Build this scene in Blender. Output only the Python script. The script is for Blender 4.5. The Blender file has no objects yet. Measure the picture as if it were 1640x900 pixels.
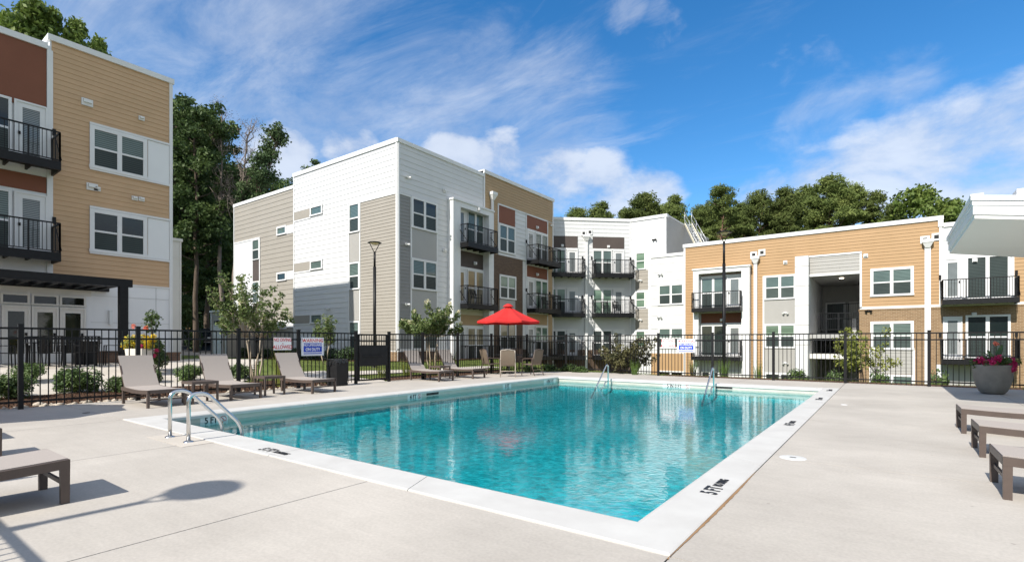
import bpy, math, random
import numpy as np
from mathutils import Vector, Matrix
random.seed(7); RNG = np.random.default_rng(11)
R = math.radians
scene = bpy.context.scene
COL = scene.collection
# ------------------------------------------------------------------ camera
H = 1.2; FPX = 820.0; CX = 820.0; HY = 548.0
TH = math.atan2(600.0, FPX)
FW = np.array([-math.sin(TH), math.cos(TH)]); RT = np.array([math.cos(TH), math.sin(TH)])
cd = bpy.data.cameras.new("camera"); cam = bpy.data.objects.new("camera", cd); COL.objects.link(cam)
cam.location = (0, 0, H); cam.rotation_euler = (R(90), 0, TH)
cd.sensor_width = 36; cd.lens = 18.0; cd.shift_y = 98.0 / 1640.0; cd.clip_start = 0.05; cd.clip_end = 3000
scene.camera = cam
# ------------------------------------------------------------------ sky, sun, exposure
SUN_EL, SUN_AZ = 41.5, 87.7          # elevation; direction in which shadows fall, from +X towards +Y
scene.view_settings.view_transform = 'Standard'; scene.view_settings.look = 'None'
scene.view_settings.gamma = 1.0; scene.view_settings.exposure = 0.58
sl = bpy.data.lights.new("sun", 'SUN'); sl.energy = 4.6; sl.angle = R(0.5); sl.color = (1.0, 0.95, 0.87)
so = bpy.data.objects.new("sun", sl); COL.objects.link(so); so.location = (0, -40, 40)
sdir = Vector((math.cos(R(SUN_AZ)) * math.cos(R(SUN_EL)), math.sin(R(SUN_AZ)) * math.cos(R(SUN_EL)), -math.sin(R(SUN_EL))))
so.rotation_euler = sdir.to_track_quat('-Z', 'Y').to_euler()

def ray(px): return FW + RT * (px - CX) / FPX
def g(px, py, z=0.0):
    t = (z - H) * FPX / (HY - py); p = ray(px) * t
    return (float(p[0]), float(p[1]), z)
def at(px, d):
    p = ray(px) * d; return (float(p[0]), float(p[1]))
def skydir(px, py):
    r = ray(px); v = np.array([r[0], r[1], (HY - py) / FPX]); return v / np.linalg.norm(v)

W = bpy.data.worlds.new("World"); scene.world = W; W.use_nodes = True
nt = W.node_tree; nt.nodes.clear()
def N(t, **k):
    n = nt.nodes.new(t)
    for a, b in k.items(): setattr(n, a, b)
    return n
def math_(op, a, b=None, c=None, clamp=False):
    n = N('ShaderNodeMath', operation=op); n.use_clamp = clamp
    for i, v in enumerate((a, b, c)):
        if v is None: continue
        if isinstance(v, (int, float)): n.inputs[i].default_value = v
        else: nt.links.new(v, n.inputs[i])
    return n.outputs[0]
def smooth_(v, a, b):
    n = N('ShaderNodeMapRange', interpolation_type='SMOOTHSTEP')
    nt.links.new(v, n.inputs[0]); n.inputs[1].default_value = a; n.inputs[2].default_value = b
    return n.outputs[0]
wo = N('ShaderNodeOutputWorld'); bg = N('ShaderNodeBackground'); bg.inputs[1].default_value = 0.135
nt.links.new(bg.outputs[0], wo.inputs[0])
sky = N('ShaderNodeTexSky', sky_type='NISHITA'); sky.sun_disc = False
sky.sun_elevation = R(SUN_EL); sky.sun_rotation = R(270 - SUN_AZ); sky.air_density = 1.0; sky.dust_density = 0.3; sky.ozone_density = 3.0
hs = N('ShaderNodeHueSaturation'); hs.inputs['Saturation'].default_value = 1.33; hs.inputs['Value'].default_value = 0.92
nt.links.new(sky.outputs[0], hs.inputs['Color'])
tc = N('ShaderNodeTexCoord'); gen = tc.outputs['Generated']
sep = N('ShaderNodeSeparateXYZ'); nt.links.new(gen, sep.inputs[0])
zz = math_('MAXIMUM', math_('ADD', sep.outputs[2], 0.12), 0.08)
comb = N('ShaderNodeCombineXYZ')
nt.links.new(math_('DIVIDE', sep.outputs[0], zz), comb.inputs[0]); nt.links.new(math_('DIVIDE', sep.outputs[1], zz), comb.inputs[1])
def noise_(vec, scale, detail, rough, rot=0.0, st=(1, 1, 1), dist=0.0):
    m = N('ShaderNodeMapping'); m.inputs['Rotation'].default_value = (0, 0, rot); m.inputs['Scale'].default_value = st
    nt.links.new(vec, m.inputs[0])
    n = N('ShaderNodeTexNoise'); n.inputs['Scale'].default_value = scale; n.inputs['Detail'].default_value = detail
    n.inputs['Roughness'].default_value = rough; n.inputs['Distortion'].default_value = dist
    nt.links.new(m.outputs[0], n.inputs['Vector']); return n.outputs['Fac']
def blob_(px, py, r, soft):
    d = skydir(px, py)
    v = N('ShaderNodeVectorMath', operation='DOT_PRODUCT'); nt.links.new(gen, v.inputs[0]); v.inputs[1].default_value = tuple(d)
    return smooth_(v.outputs['Value'], math.cos(R(r + soft)), math.cos(R(max(r - soft, 0.1))))
def sum_(lst):
    o = lst[0]
    for b in lst[1:]: o = math_('MAXIMUM', o, b)
    return o
a0 = np.array(at(150, 1)); a1 = np.array(at(960, 1))
d0 = skydir(150, 30); d1 = skydir(960, 190)
p0 = d0[:2] / (d0[2] + .12); p1 = d1[:2] / (d1[2] + .12); ang = math.atan2(p1[1] - p0[1], p1[0] - p0[0])
streak = noise_(comb.outputs[0], 3.4, 12, 0.68, -ang, (0.5, 1.25, 1), 0.5)
puff = noise_(gen, 6.5, 12, 0.6, 0, (1, 1, 1.9), 0.15)
wisp = noise_(gen, 9.0, 8, 0.6, 0, (1, 1, 1.3), 0.5)
covA = sum_([blob_(230, 40, 6, 7), blob_(360, 110, 8, 7), blob_(520, 150, 8, 6), blob_(690, 170, 8, 6), blob_(870, 195, 6, 5), blob_(520, 90, 4, 4), blob_(770, 80, 2, 3)])
covB = sum_([blob_(730, 258, 3.2, 2.2), blob_(800, 268, 3.6, 2.2), blob_(880, 285, 4, 2.2), blob_(960, 308, 3.6, 2.2), blob_(1040, 322, 3, 2.2), blob_(840, 320, 4, 2), blob_(560, 235, 1.5, 3), blob_(455, 245, 2, 3)])
covC = sum_([blob_(1640, 225, 4.5, 2.5), blob_(1560, 250, 4.5, 2.5), blob_(1470, 262, 4, 2.5), blob_(1390, 285, 3.6, 2.5), blob_(1310, 312, 3.2, 2.6), blob_(1600, 300, 5.5, 2.5), blob_(1230, 330, 2.5, 2.5), blob_(1480, 310, 5, 2.5)])
covD = sum_([blob_(1005, 24, .8, 2.2), blob_(1058, 42, .9, 2.2)])
covE = sum_([blob_(1340, 160, 3, 3.5), blob_(1460, 130, 1.5, 3), blob_(960, 145, 1, 2), blob_(1310, 200, 3, 3)])
dA = math_('MULTIPLY', smooth_(math_('ADD', streak, math_('MULTIPLY', covA, 0.30)), 0.50, 1.12), 0.60)
dB = math_('MULTIPLY', smooth_(math_('ADD', puff, math_('MULTIPLY', covB, 0.40)), 0.64, 0.96), 0.78)
dC = math_('MULTIPLY', smooth_(math_('ADD', puff, math_('MULTIPLY', covC, 0.42)), 0.62, 1.0), 0.78)
dD = math_('MULTIPLY', smooth_(math_('ADD', wisp, math_('MULTIPLY', covD, 0.24)), 0.66, 0.98), 0.5)
dE = math_('MULTIPLY', smooth_(math_('ADD', wisp, math_('MULTIPLY', covE, 0.3)), 0.66, 1.1), 0.4)
# broken bright cloud, unseen, added behind the camera and overhead to fill shade
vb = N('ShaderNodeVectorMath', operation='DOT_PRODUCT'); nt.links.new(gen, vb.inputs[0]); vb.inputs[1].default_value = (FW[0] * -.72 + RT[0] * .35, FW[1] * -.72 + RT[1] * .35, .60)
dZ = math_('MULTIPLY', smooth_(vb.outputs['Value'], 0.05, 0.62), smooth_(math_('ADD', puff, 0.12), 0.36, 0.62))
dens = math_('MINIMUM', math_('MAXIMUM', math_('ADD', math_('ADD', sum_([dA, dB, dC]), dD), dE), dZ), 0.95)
mixc = N('ShaderNodeMix', data_type='RGBA'); nt.links.new(dens, mixc.inputs[0])
nt.links.new(hs.outputs[0], mixc.inputs[6])
ccol = N('ShaderNodeMix', data_type='RGBA'); nt.links.new(smooth_(puff, 0.35, 0.68), ccol.inputs[0])
ccol.inputs[6].default_value = (3.0, 3.35, 4.1, 1); ccol.inputs[7].default_value = (4.3, 4.55, 5.0, 1)
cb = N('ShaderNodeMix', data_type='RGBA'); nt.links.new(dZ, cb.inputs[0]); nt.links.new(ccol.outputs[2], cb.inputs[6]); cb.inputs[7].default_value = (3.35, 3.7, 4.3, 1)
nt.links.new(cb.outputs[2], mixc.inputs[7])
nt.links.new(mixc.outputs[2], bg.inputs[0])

# ------------------------------------------------------------------ materials
MATS = {}
def mat(name, c, c2=None, scale=3.0, rough=0.6, spec=0.4, metal=0.0, bump=None, detail=6, stretch=(1, 1, 1), rand=0.0, c3=None, trans=0.0):
    m = bpy.data.materials.new(name); m.use_nodes = True; MATS[name] = m
    t = m.node_tree; b = t.nodes['Principled BSDF']; L = t.links.new
    b.inputs['Roughness'].default_value = rough; b.inputs['Specular IOR Level'].default_value = spec; b.inputs['Metallic'].default_value = metal
    b.inputs['Base Color'].default_value = (*c, 1)
    co = t.nodes.new('ShaderNodeTexCoord'); mp = t.nodes.new('ShaderNodeMapping'); mp.inputs['Scale'].default_value = stretch
    L(co.outputs['Object'], mp.inputs[0])
    if c2 is not None:
        n = t.nodes.new('ShaderNodeTexNoise'); n.inputs['Scale'].default_value = scale; n.inputs['Detail'].default_value = detail; n.inputs['Roughness'].default_value = 0.6
        L(mp.outputs[0], n.inputs['Vector'])
        r = t.nodes.new('ShaderNodeValToRGB'); r.color_ramp.elements[0].position = 0.32; r.color_ramp.elements[1].position = 0.68
        r.color_ramp.elements[0].color = (*c, 1); r.color_ramp.elements[1].color = (*c2, 1)
        if c3 is not None:
            e = r.color_ramp.elements.new(0.5); e.color = (*c3, 1)
        L(n.outputs['Fac'], r.inputs[0]); out = r.outputs[0]
        if rand:
            oi = t.nodes.new('ShaderNodeObjectInfo'); h = t.nodes.new('ShaderNodeHueSaturation')
            mr = t.nodes.new('ShaderNodeMapRange'); mr.inputs[3].default_value = 1 - rand; mr.inputs[4].default_value = 1 + rand
            L(oi.outputs['Random'], mr.inputs[0]); L(mr.outputs[0], h.inputs['Value']); L(out, h.inputs['Color']); out = h.outputs[0]
        L(out, b.inputs['Base Color'])
        if trans:
            td = t.nodes.new('ShaderNodeBsdfTranslucent'); ms = t.nodes.new('ShaderNodeMixShader'); ms.inputs[0].default_value = trans
            L(out, td.inputs[0]); L(b.outputs[0], ms.inputs[1]); L(td.outputs[0], ms.inputs[2]); L(ms.outputs[0], t.nodes['Material Output'].inputs[0])
    if bump:
        n2 = t.nodes.new('ShaderNodeTexNoise'); n2.inputs['Scale'].default_value = bump[0]; n2.inputs['Detail'].default_value = 5
        L(mp.outputs[0], n2.inputs['Vector'])
        bp = t.nodes.new('ShaderNodeBump'); bp.inputs['Strength'].default_value = bump[1]; bp.inputs['Distance'].default_value = bump[2]
        L(n2.outputs['Fac'], bp.inputs['Height']); L(bp.outputs[0], b.inputs['Normal'])
    return m
M = MATS
mat('white_siding', (.575, .58, .585), (.61, .615, .615), 1.2, .55, .3)
mat('white_trim', (.66, .66, .66), (.70, .70, .695), 2, .45, .35)
mat('tan_siding', (.365, .232, .118), (.395, .252, .132), 1.0, .6, .25)
mat('taupe_tan_siding', (.375, .265, .155), (.41, .29, .17), 1.0, .6, .25)
mat('tan_board', (.50, .335, .198), (.545, .365, .22), 1.0, .6, .25)
mat('white_panel', (.70, .71, .72), (.74, .745, .75), .9, .5, .3)
mat('greige_siding', (.295, .272, .236), (.315, .291, .255), 1.0, .6, .25)
mat('pale_grey_panel', (.325, .315, .295), (.35, .34, .32), 1.0, .6, .25)
mat('mid_grey_siding', (.235, .235, .23), (.265, .262, .255), 1.0, .6, .25)
mat('grey_panel', (.36, .355, .345), (.385, .38, .37), .8, .6, .25)
mat('dark_brown_panel', (.075, .060, .055), (.09, .072, .064), .8, .6, .25)
mat('rust_panel', (.185, .070, .040), (.21, .08, .046), .8, .6, .25)
mat('cream_panel', (.56, .53, .42), (.60, .565, .46), .8, .6, .25)
mat('off_white_trim', (.62, .60, .56), (.66, .64, .60), 1.5, .5, .3)
mat('roofing', (.52, .51, .50), (.58, .57, .56), .6, .8, .2)
mat('soffit_white', (.70, .69, .66), (.74, .73, .70), .7, .6, .2)
mat('black_metal', (.006, .006, .0065), (.010, .010, .011), 8, .45, .25)
mat('bronze_frame', (.075, .055, .046), (.092, .068, .056), 6, .45, .45)
mat('bronze_light_frame', (.33, .28, .235), (.37, .32, .27), 6, .4, .45)
mat('steel', (.60, .60, .59), (.68, .68, .67), 5, .18, .5, metal=1.0)
mat('galvanised', (.62, .63, .63), (.68, .69, .69), 5, .4, .5, metal=.6)
mat('sling_fabric', (.31, .275, .248), (.40, .355, .322), 160, .8, .2, bump=(300, .25, .002))
mat('sling_dark', (.15, .115, .085), (.18, .14, .105), 160, .8, .2)
mat('red_canvas', (.50, .026, .024), (.57, .036, .032), 2.5, .75, .2, bump=(40, .15, .004), trans=.12)
mat('black_plastic', (.010, .010, .011), (.016, .016, .017), 6, .5, .25)
mat('black_bag', (.008, .008, .009), (.015, .015, .016), 9, .22, .6, bump=(14, .9, .03))
mat('planter_stone', (.20, .182, .155), (.27, .248, .212), 3.5, .7, .25, bump=(60, .12, .003))
mat('white_planter', (.62, .59, .53), (.66, .63, .57), 3, .6, .3)
mat('soil', (.035, .022, .015), (.06, .04, .026), 18, .95, .1, bump=(25, .6, .03))
mat('sign_white', (.80, .80, .79), (.84, .84, .83), 6, .4, .4)
mat('sign_red', (.55, .015, .03), None, rough=.45)
mat('sign_blue', (.02, .055, .42), None, rough=.45)
mat('sign_aluminium', (.60, .63, .68), (.64, .67, .71), 6, .4, .5)
mat('marker_black', (.012, .012, .014), None, rough=.5)
mat('marker_tile', (.58, .58, .565), (.62, .62, .605), 6, .3, .5)
mat('marker_red', (.45, .10, .10), None, rough=.5)
mat('interior_dark', (.030, .030, .030), (.045, .044, .042), 1.2, .7, .2)
mat('interior_grey', (.33, .325, .315), (.37, .365, .355), 1.0, .7, .2)
mat('car_paint', (.035, .037, .04), None, rough=.22, spec=.6)
mat('car_glass', (.02, .025, .03), None, rough=.06, spec=.7)
mat('lamp_lens', (.75, .62, .40), None, rough=.4, spec=.4)
lm = mat('lit_lamp', (.8, .75, .65)); lm.node_tree.nodes['Principled BSDF'].inputs['Emission Color'].default_value = (1, .86, .65, 1); lm.node_tree.nodes['Principled BSDF'].inputs['Emission Strength'].default_value = 5.0
mat('headlamp', (.7, .7, .7), None, rough=.15, spec=.7)
mat('asphalt', (.045, .045, .047), (.06, .06, .06), 30, .9, .2)
mat('bark', (.085, .062, .048), (.14, .11, .085), 7, .9, .1, bump=(18, .8, .03), stretch=(1, 1, .25))
mat('pine_bark', (.13, .075, .05), (.20, .13, .09), 6, .9, .1, bump=(16, .8, .03), stretch=(1, 1, .3))
mat('pale_bark', (.30, .24, .17), (.42, .35, .27), 8, .85, .15, bump=(18, .4, .01), stretch=(1, 1, .3))
mat('pine_needles', (0.078, 0.110, 0.029), (0.207, 0.241, 0.074), .55, .75, .2, c3=(0.129, 0.166, 0.047), rand=.22, trans=0.3)
mat('pine_needles_light', (0.070, 0.112, 0.031), (0.161, 0.210, 0.063), .55, .75, .2, c3=(0.105, 0.154, 0.045), rand=.15, trans=.2)
mat('oak_leaves', (0.039, 0.075, 0.023), (0.133, 0.187, 0.053), .45, .6, .3, c3=(0.075, 0.121, 0.036), rand=.25, trans=0.3)
mat('sunny_leaves', (0.075, 0.125, 0.022), (0.188, 0.237, 0.050), .6, .6, .3, c3=(0.125, 0.181, 0.035), rand=.12, trans=.3)
mat('sparse_leaves', (0.039, 0.072, 0.029), (0.104, 0.137, 0.058), .6, .65, .25, c3=(0.065, 0.104, 0.039), rand=.1, trans=.2)
mat('dead_twigs', (.16, .13, .11), (.24, .20, .17), 3, .9, .1)
mat('shrub_leaves', (0.040, 0.079, 0.023), (0.151, 0.216, 0.061), 5, .5, .4, c3=(0.086, 0.137, 0.038), rand=.15, trans=0.25)
mat('dark_shrub_leaves', (0.021, 0.044, 0.016), (0.065, 0.104, 0.034), 4, .5, .4, c3=(0.039, 0.072, 0.023), rand=.12, trans=.15)
mat('myrtle_leaves', (0.065, 0.109, 0.032), (0.203, 0.246, 0.080), 3, .55, .35, c3=(0.123, 0.167, 0.051), rand=.08, trans=.25)
mat('reddish_leaves', (.045, .050, .022), (.15, .14, .055), 3, .55, .35, c3=(.09, .085, .034), trans=.2)
mat('yellow_green_leaves', (0.121, 0.154, 0.028), (0.330, 0.341, 0.077), 3, .55, .35, c3=(0.209, 0.231, 0.050), trans=.3)
mat('cream_bloom', (.62, .58, .36), (.78, .75, .56), 6, .7, .2, trans=.2)
mat('magenta_bloom', (.40, .010, .085), (.62, .05, .17), 8, .6, .25, trans=.2)
mat('yellow_bloom', (.62, .40, .015), (.80, .62, .05), 8, .6, .25, trans=.2)
mat('salmon_bloom', (.75, .16, .10), (.80, .28, .18), 8, .6, .25, trans=.2)
mat('canna_leaf', (.055, .11, .030), (.12, .19, .055), 5, .4, .45, trans=.25)
mat('tall_grass', (.07, .13, .022), (.17, .26, .06), 6, .6, .3, trans=.3)
mat('lawn', (.080, .105, .026), (.165, .185, .060), 2.2, .9, .1, bump=(60, .8, .03), c3=(.105, .140, .036))
mat('grass_blades', (.085, .125, .028), (.22, .25, .075), 1.6, .7, .2, trans=.3)
mat('forest_floor', (.03, .035, .014), (.085, .065, .035), 1.5, .95, .1, bump=(6, .7, .08))
mat('mulch', (.055, .030, .020), (.16, .095, .062), 24, .95, .1, bump=(45, 1.0, .04), c3=(.10, .058, .038))
mat('dirt', (.23, .14, .075), (.32, .20, .11), 2, .95, .1)
mat('river_stone', (.30, .25, .19), (.52, .46, .38), 5, .75, .25, rand=.0)
mat('walk_concrete', (.44, .40, .345), (.52, .475, .42), 1.6, .85, .2, bump=(90, .2, .004))

def brick_mat(name, c1, c2, mortar, plane):
    m = bpy.data.materials.new(name); m.use_nodes = True; MATS[name] = m; t = m.node_tree; L = t.links.new; b = t.nodes['Principled BSDF']
    co = t.nodes.new('ShaderNodeTexCoord'); s = t.nodes.new('ShaderNodeSeparateXYZ'); c = t.nodes.new('ShaderNodeCombineXYZ')
    L(co.outputs['Object'], s.inputs[0]); L(s.outputs[0 if plane == 'x' else 1], c.inputs[0]); L(s.outputs[2], c.inputs[1])
    k = t.nodes.new('ShaderNodeTexBrick'); L(c.outputs[0], k.inputs['Vector']); k.inputs['Scale'].default_value = 1.0
    k.inputs['Brick Width'].default_value = .22; k.inputs['Row Height'].default_value = .08; k.inputs['Mortar Size'].default_value = .009; k.inputs['Mortar Smooth'].default_value = .2
    k.inputs['Color1'].default_value = (*c1, 1); k.inputs['Color2'].default_value = (*c2, 1); k.inputs['Mortar'].default_value = (*mortar, 1)
    L(k.outputs['Color'], b.inputs['Base Color']); b.inputs['Roughness'].default_value = .8
    bp = t.nodes.new('ShaderNodeBump'); bp.inputs['Strength'].default_value = .5; bp.inputs['Distance'].default_value = .01; bp.invert = True
    L(k.outputs['Fac'], bp.inputs['Height']); L(bp.outputs[0], b.inputs['Normal'])
    return m
brick_mat('tan_brick', (.19, .115, .058), (.26, .165, .088), (.33, .25, .16), 'x')
brick_mat('brown_brick', (.085, .052, .034), (.12, .075, .048), (.13, .09, .06), 'y')
brick_mat('red_brown_brick', (.12, .065, .042), (.17, .095, .06), (.17, .13, .10), 'y')

def blinds_mat(name, dark, light, period, screen=False):
    """glass over venetian blinds"""
    m = bpy.data.materials.new(name); m.use_nodes = True; MATS[name] = m; t = m.node_tree; L = t.links.new; b = t.nodes['Principled BSDF']
    co = t.nodes.new('ShaderNodeTexCoord'); s = t.nodes.new('ShaderNodeSeparateXYZ'); L(co.outputs['Object'], s.inputs[0])
    f = t.nodes.new('ShaderNodeMath'); f.operation = 'DIVIDE'; L(s.outputs[2], f.inputs[0]); f.inputs[1].default_value = period
    fr = t.nodes.new('ShaderNodeMath'); fr.operation = 'FRACT'; L(f.outputs[0], fr.inputs[0])
    r = t.nodes.new('ShaderNodeValToRGB'); r.color_ramp.elements[0].position = .25; r.color_ramp.elements[1].position = .6
    r.color_ramp.elements[0].color = (*dark, 1); r.color_ramp.elements[1].color = (*light, 1); L(fr.outputs[0], r.inputs[0])
    n = t.nodes.new('ShaderNodeTexNoise'); n.inputs['Scale'].default_value = .9; L(co.outputs['Object'], n.inputs['Vector'])
    mx = t.nodes.new('ShaderNodeMix'); mx.data_type = 'RGBA'; mx.blend_type = 'MULTIPLY'; mx.inputs[0].default_value = .5
    L(r.outputs[0], mx.inputs[6]); L(n.outputs['Fac'], mx.inputs[7]); L(mx.outputs[2], b.inputs['Base Color'])
    b.inputs['Roughness'].default_value = .35 if screen else .05; b.inputs['Specular IOR Level'].default_value = .25 if screen else .6
    bp = t.nodes.new('ShaderNodeBump'); bp.inputs['Strength'].default_value = .06; bp.inputs['Distance'].default_value = .05
    n3 = t.nodes.new('ShaderNodeTexNoise'); n3.inputs['Scale'].default_value = 1.3; L(co.outputs['Object'], n3.inputs['Vector'])
    L(n3.outputs['Fac'], bp.inputs['Height']); L(bp.outputs[0], b.inputs['Normal'])
    return m
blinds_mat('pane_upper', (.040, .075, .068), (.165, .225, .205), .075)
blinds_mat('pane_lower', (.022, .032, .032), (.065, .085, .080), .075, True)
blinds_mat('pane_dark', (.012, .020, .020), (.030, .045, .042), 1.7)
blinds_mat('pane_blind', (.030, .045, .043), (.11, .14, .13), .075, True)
blinds_mat('door_lite', (.07, .085, .085), (.28, .31, .31), .06)
blinds_mat('pane_curtain', (.30, .25, .15), (.42, .36, .24), 1.5)
blinds_mat('pane_green', (.10, .17, .12), (.20, .30, .22), .9)
blinds_mat('storefront_glass', (.012, .014, .010), (.025, .028, .018), 2.2)

def deck_mat():
    m = bpy.data.materials.new('deck_concrete'); m.use_nodes = True; MATS['deck_concrete'] = m; t = m.node_tree; L = t.links.new; b = t.nodes['Principled BSDF']
    co = t.nodes.new('ShaderNodeTexCoord')
    def nz(scale, det, st=(1, 1, 1), rough=.6):
        mp = t.nodes.new('ShaderNodeMapping'); mp.inputs['Scale'].default_value = st; L(co.outputs['Object'], mp.inputs[0])
        n = t.nodes.new('ShaderNodeTexNoise'); n.inputs['Scale'].default_value = scale; n.inputs['Detail'].default_value = det; n.inputs['Roughness'].default_value = rough
        L(mp.outputs[0], n.inputs['Vector']); return n.outputs['Fac']
    r = t.nodes.new('ShaderNodeValToRGB'); e = r.color_ramp.elements
    e[0].position = .28; e[0].color = (.395, .362, .320, 1); e[1].position = .72; e[1].color = (.49, .452, .402, 1)
    L(nz(.7, 8), r.inputs[0])
    def mult(a, fac, lo, hi, amt):
        mr = t.nodes.new('ShaderNodeMapRange'); mr.inputs[1].default_value = lo; mr.inputs[2].default_value = hi; mr.inputs[3].default_value = 1 - amt; mr.inputs[4].default_value = 1 + amt * .6
        L(fac, mr.inputs[0])
        v = t.nodes.new('ShaderNodeVectorMath'); v.operation = 'MULTIPLY'; L(a, v.inputs[0]); L(mr.outputs[0], v.inputs[1]); return v.outputs[0]
    c = mult(r.outputs[0], nz(5, 8, (.35, 2.2, 1), .7), .3, .7, .05)         # broom streaks
    c = mult(c, nz(45, 4), .3, .7, .09)                                # speckle
    c = mult(c, nz(.28, 3), .35, .65, .10)
    c = mult(c, nz(1.7, 9, (1, 1, 1), .75), .34, .66, .05)
    # small dark droppings / spots
    vo = t.nodes.new('ShaderNodeTexVoronoi'); vo.inputs['Scale'].default_value = 2.2; L(co.outputs['Object'], vo.inputs['Vector'])
    mr = t.nodes.new('ShaderNodeMapRange'); mr.inputs[1].default_value = .018; mr.inputs[2].default_value = .035; mr.inputs[3].default_value = .72; mr.inputs[4].default_value = 1.0; L(vo.outputs['Distance'], mr.inputs[0])
    v = t.nodes.new('ShaderNodeVectorMath'); v.operation = 'MULTIPLY'; L(c, v.inputs[0]); L(mr.outputs[0], v.inputs[1])
    L(v.outputs[0], b.inputs['Base Color']); b.inputs['Roughness'].default_value = .8; b.inputs['Specular IOR Level'].default_value = .25
    bp = t.nodes.new('ShaderNodeBump'); bp.inputs['Strength'].default_value = .25; bp.inputs['Distance'].default_value = .004; L(nz(110, 5, (.4, 2.2, 1)), bp.inputs['Height']); L(bp.outputs[0], b.inputs['Normal'])
deck_mat()
mat('coping_concrete', (.465, .452, .428), (.535, .525, .50), 2.4, .7, .3, bump=(70, .15, .003), detail=10)
mat('pool_plaster', (.36, .46, .48), (.92, .96, .97), 8.0, .8, .2, detail=10)
mat('pool_tile', (.40, .385, .335), (.47, .455, .40), 2.5, .35, .5)
def water_mat():
    m = bpy.data.materials.new('water'); m.use_nodes = True; MATS['water'] = m; t = m.node_tree; L = t.links.new; t.nodes.clear()
    o = t.nodes.new('ShaderNodeOutputMaterial'); tr = t.nodes.new('ShaderNodeBsdfTransparent'); gl = t.nodes.new('ShaderNodeBsdfGlossy'); gl.inputs['Roughness'].default_value = .02
    tr.inputs[0].default_value = (.97, .99, 1, 1); fr = t.nodes.new('ShaderNodeFresnel'); ge = t.nodes.new('ShaderNodeNewGeometry'); io = t.nodes.new('ShaderNodeMix'); io.inputs[2].default_value = 1.33; io.inputs[3].default_value = 1 / 1.33; L(ge.outputs['Backfacing'], io.inputs[0]); L(io.outputs[0], fr.inputs[0]); mx = t.nodes.new('ShaderNodeMixShader')
    co = t.nodes.new('ShaderNodeTexCoord')
    def nz(scale, det, st, d=0):
        mp = t.nodes.new('ShaderNodeMapping'); mp.inputs['Scale'].default_value = st; L(co.outputs['Object'], mp.inputs[0])
        n = t.nodes.new('ShaderNodeTexNoise'); n.inputs['Scale'].default_value = scale; n.inputs['Detail'].default_value = det; n.inputs['Distortion'].default_value = d
        L(mp.outputs[0], n.inputs['Vector']); return n.outputs['Fac']
    ad = t.nodes.new('ShaderNodeMath'); ad.operation = 'MULTIPLY_ADD'; L(nz(3.2, 2, (1, 1, 1), .4), ad.inputs[0]); ad.inputs[1].default_value = 1.6; L(nz(13, 3, (1, 1, 1), .6), ad.inputs[2])
    bp = t.nodes.new('ShaderNodeBump'); bp.inputs['Strength'].default_value = .045; bp.inputs['Distance'].default_value = .03; L(ad.outputs[0], bp.inputs['Height'])
    b2 = t.nodes.new('ShaderNodeBump'); b2.inputs['Strength'].default_value = .75; b2.inputs['Distance'].default_value = .03; L(nz(11, 5, (1, 1, 1), 1.2), b2.inputs['Height'])
    L(bp.outputs[0], gl.inputs['Normal']); L(b2.outputs[0], fr.inputs['Normal']); L(fr.outputs[0], mx.inputs[0]); L(tr.outputs[0], mx.inputs[1]); L(gl.outputs[0], mx.inputs[2]); L(mx.outputs[0], o.inputs[0])
    va = t.nodes.new('ShaderNodeVolumeAbsorption'); va.inputs['Color'].default_value = (.0, .79, .812, 1); va.inputs['Density'].default_value = 1.5; L(va.outputs[0], o.inputs['Volume'])
water_mat()

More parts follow.
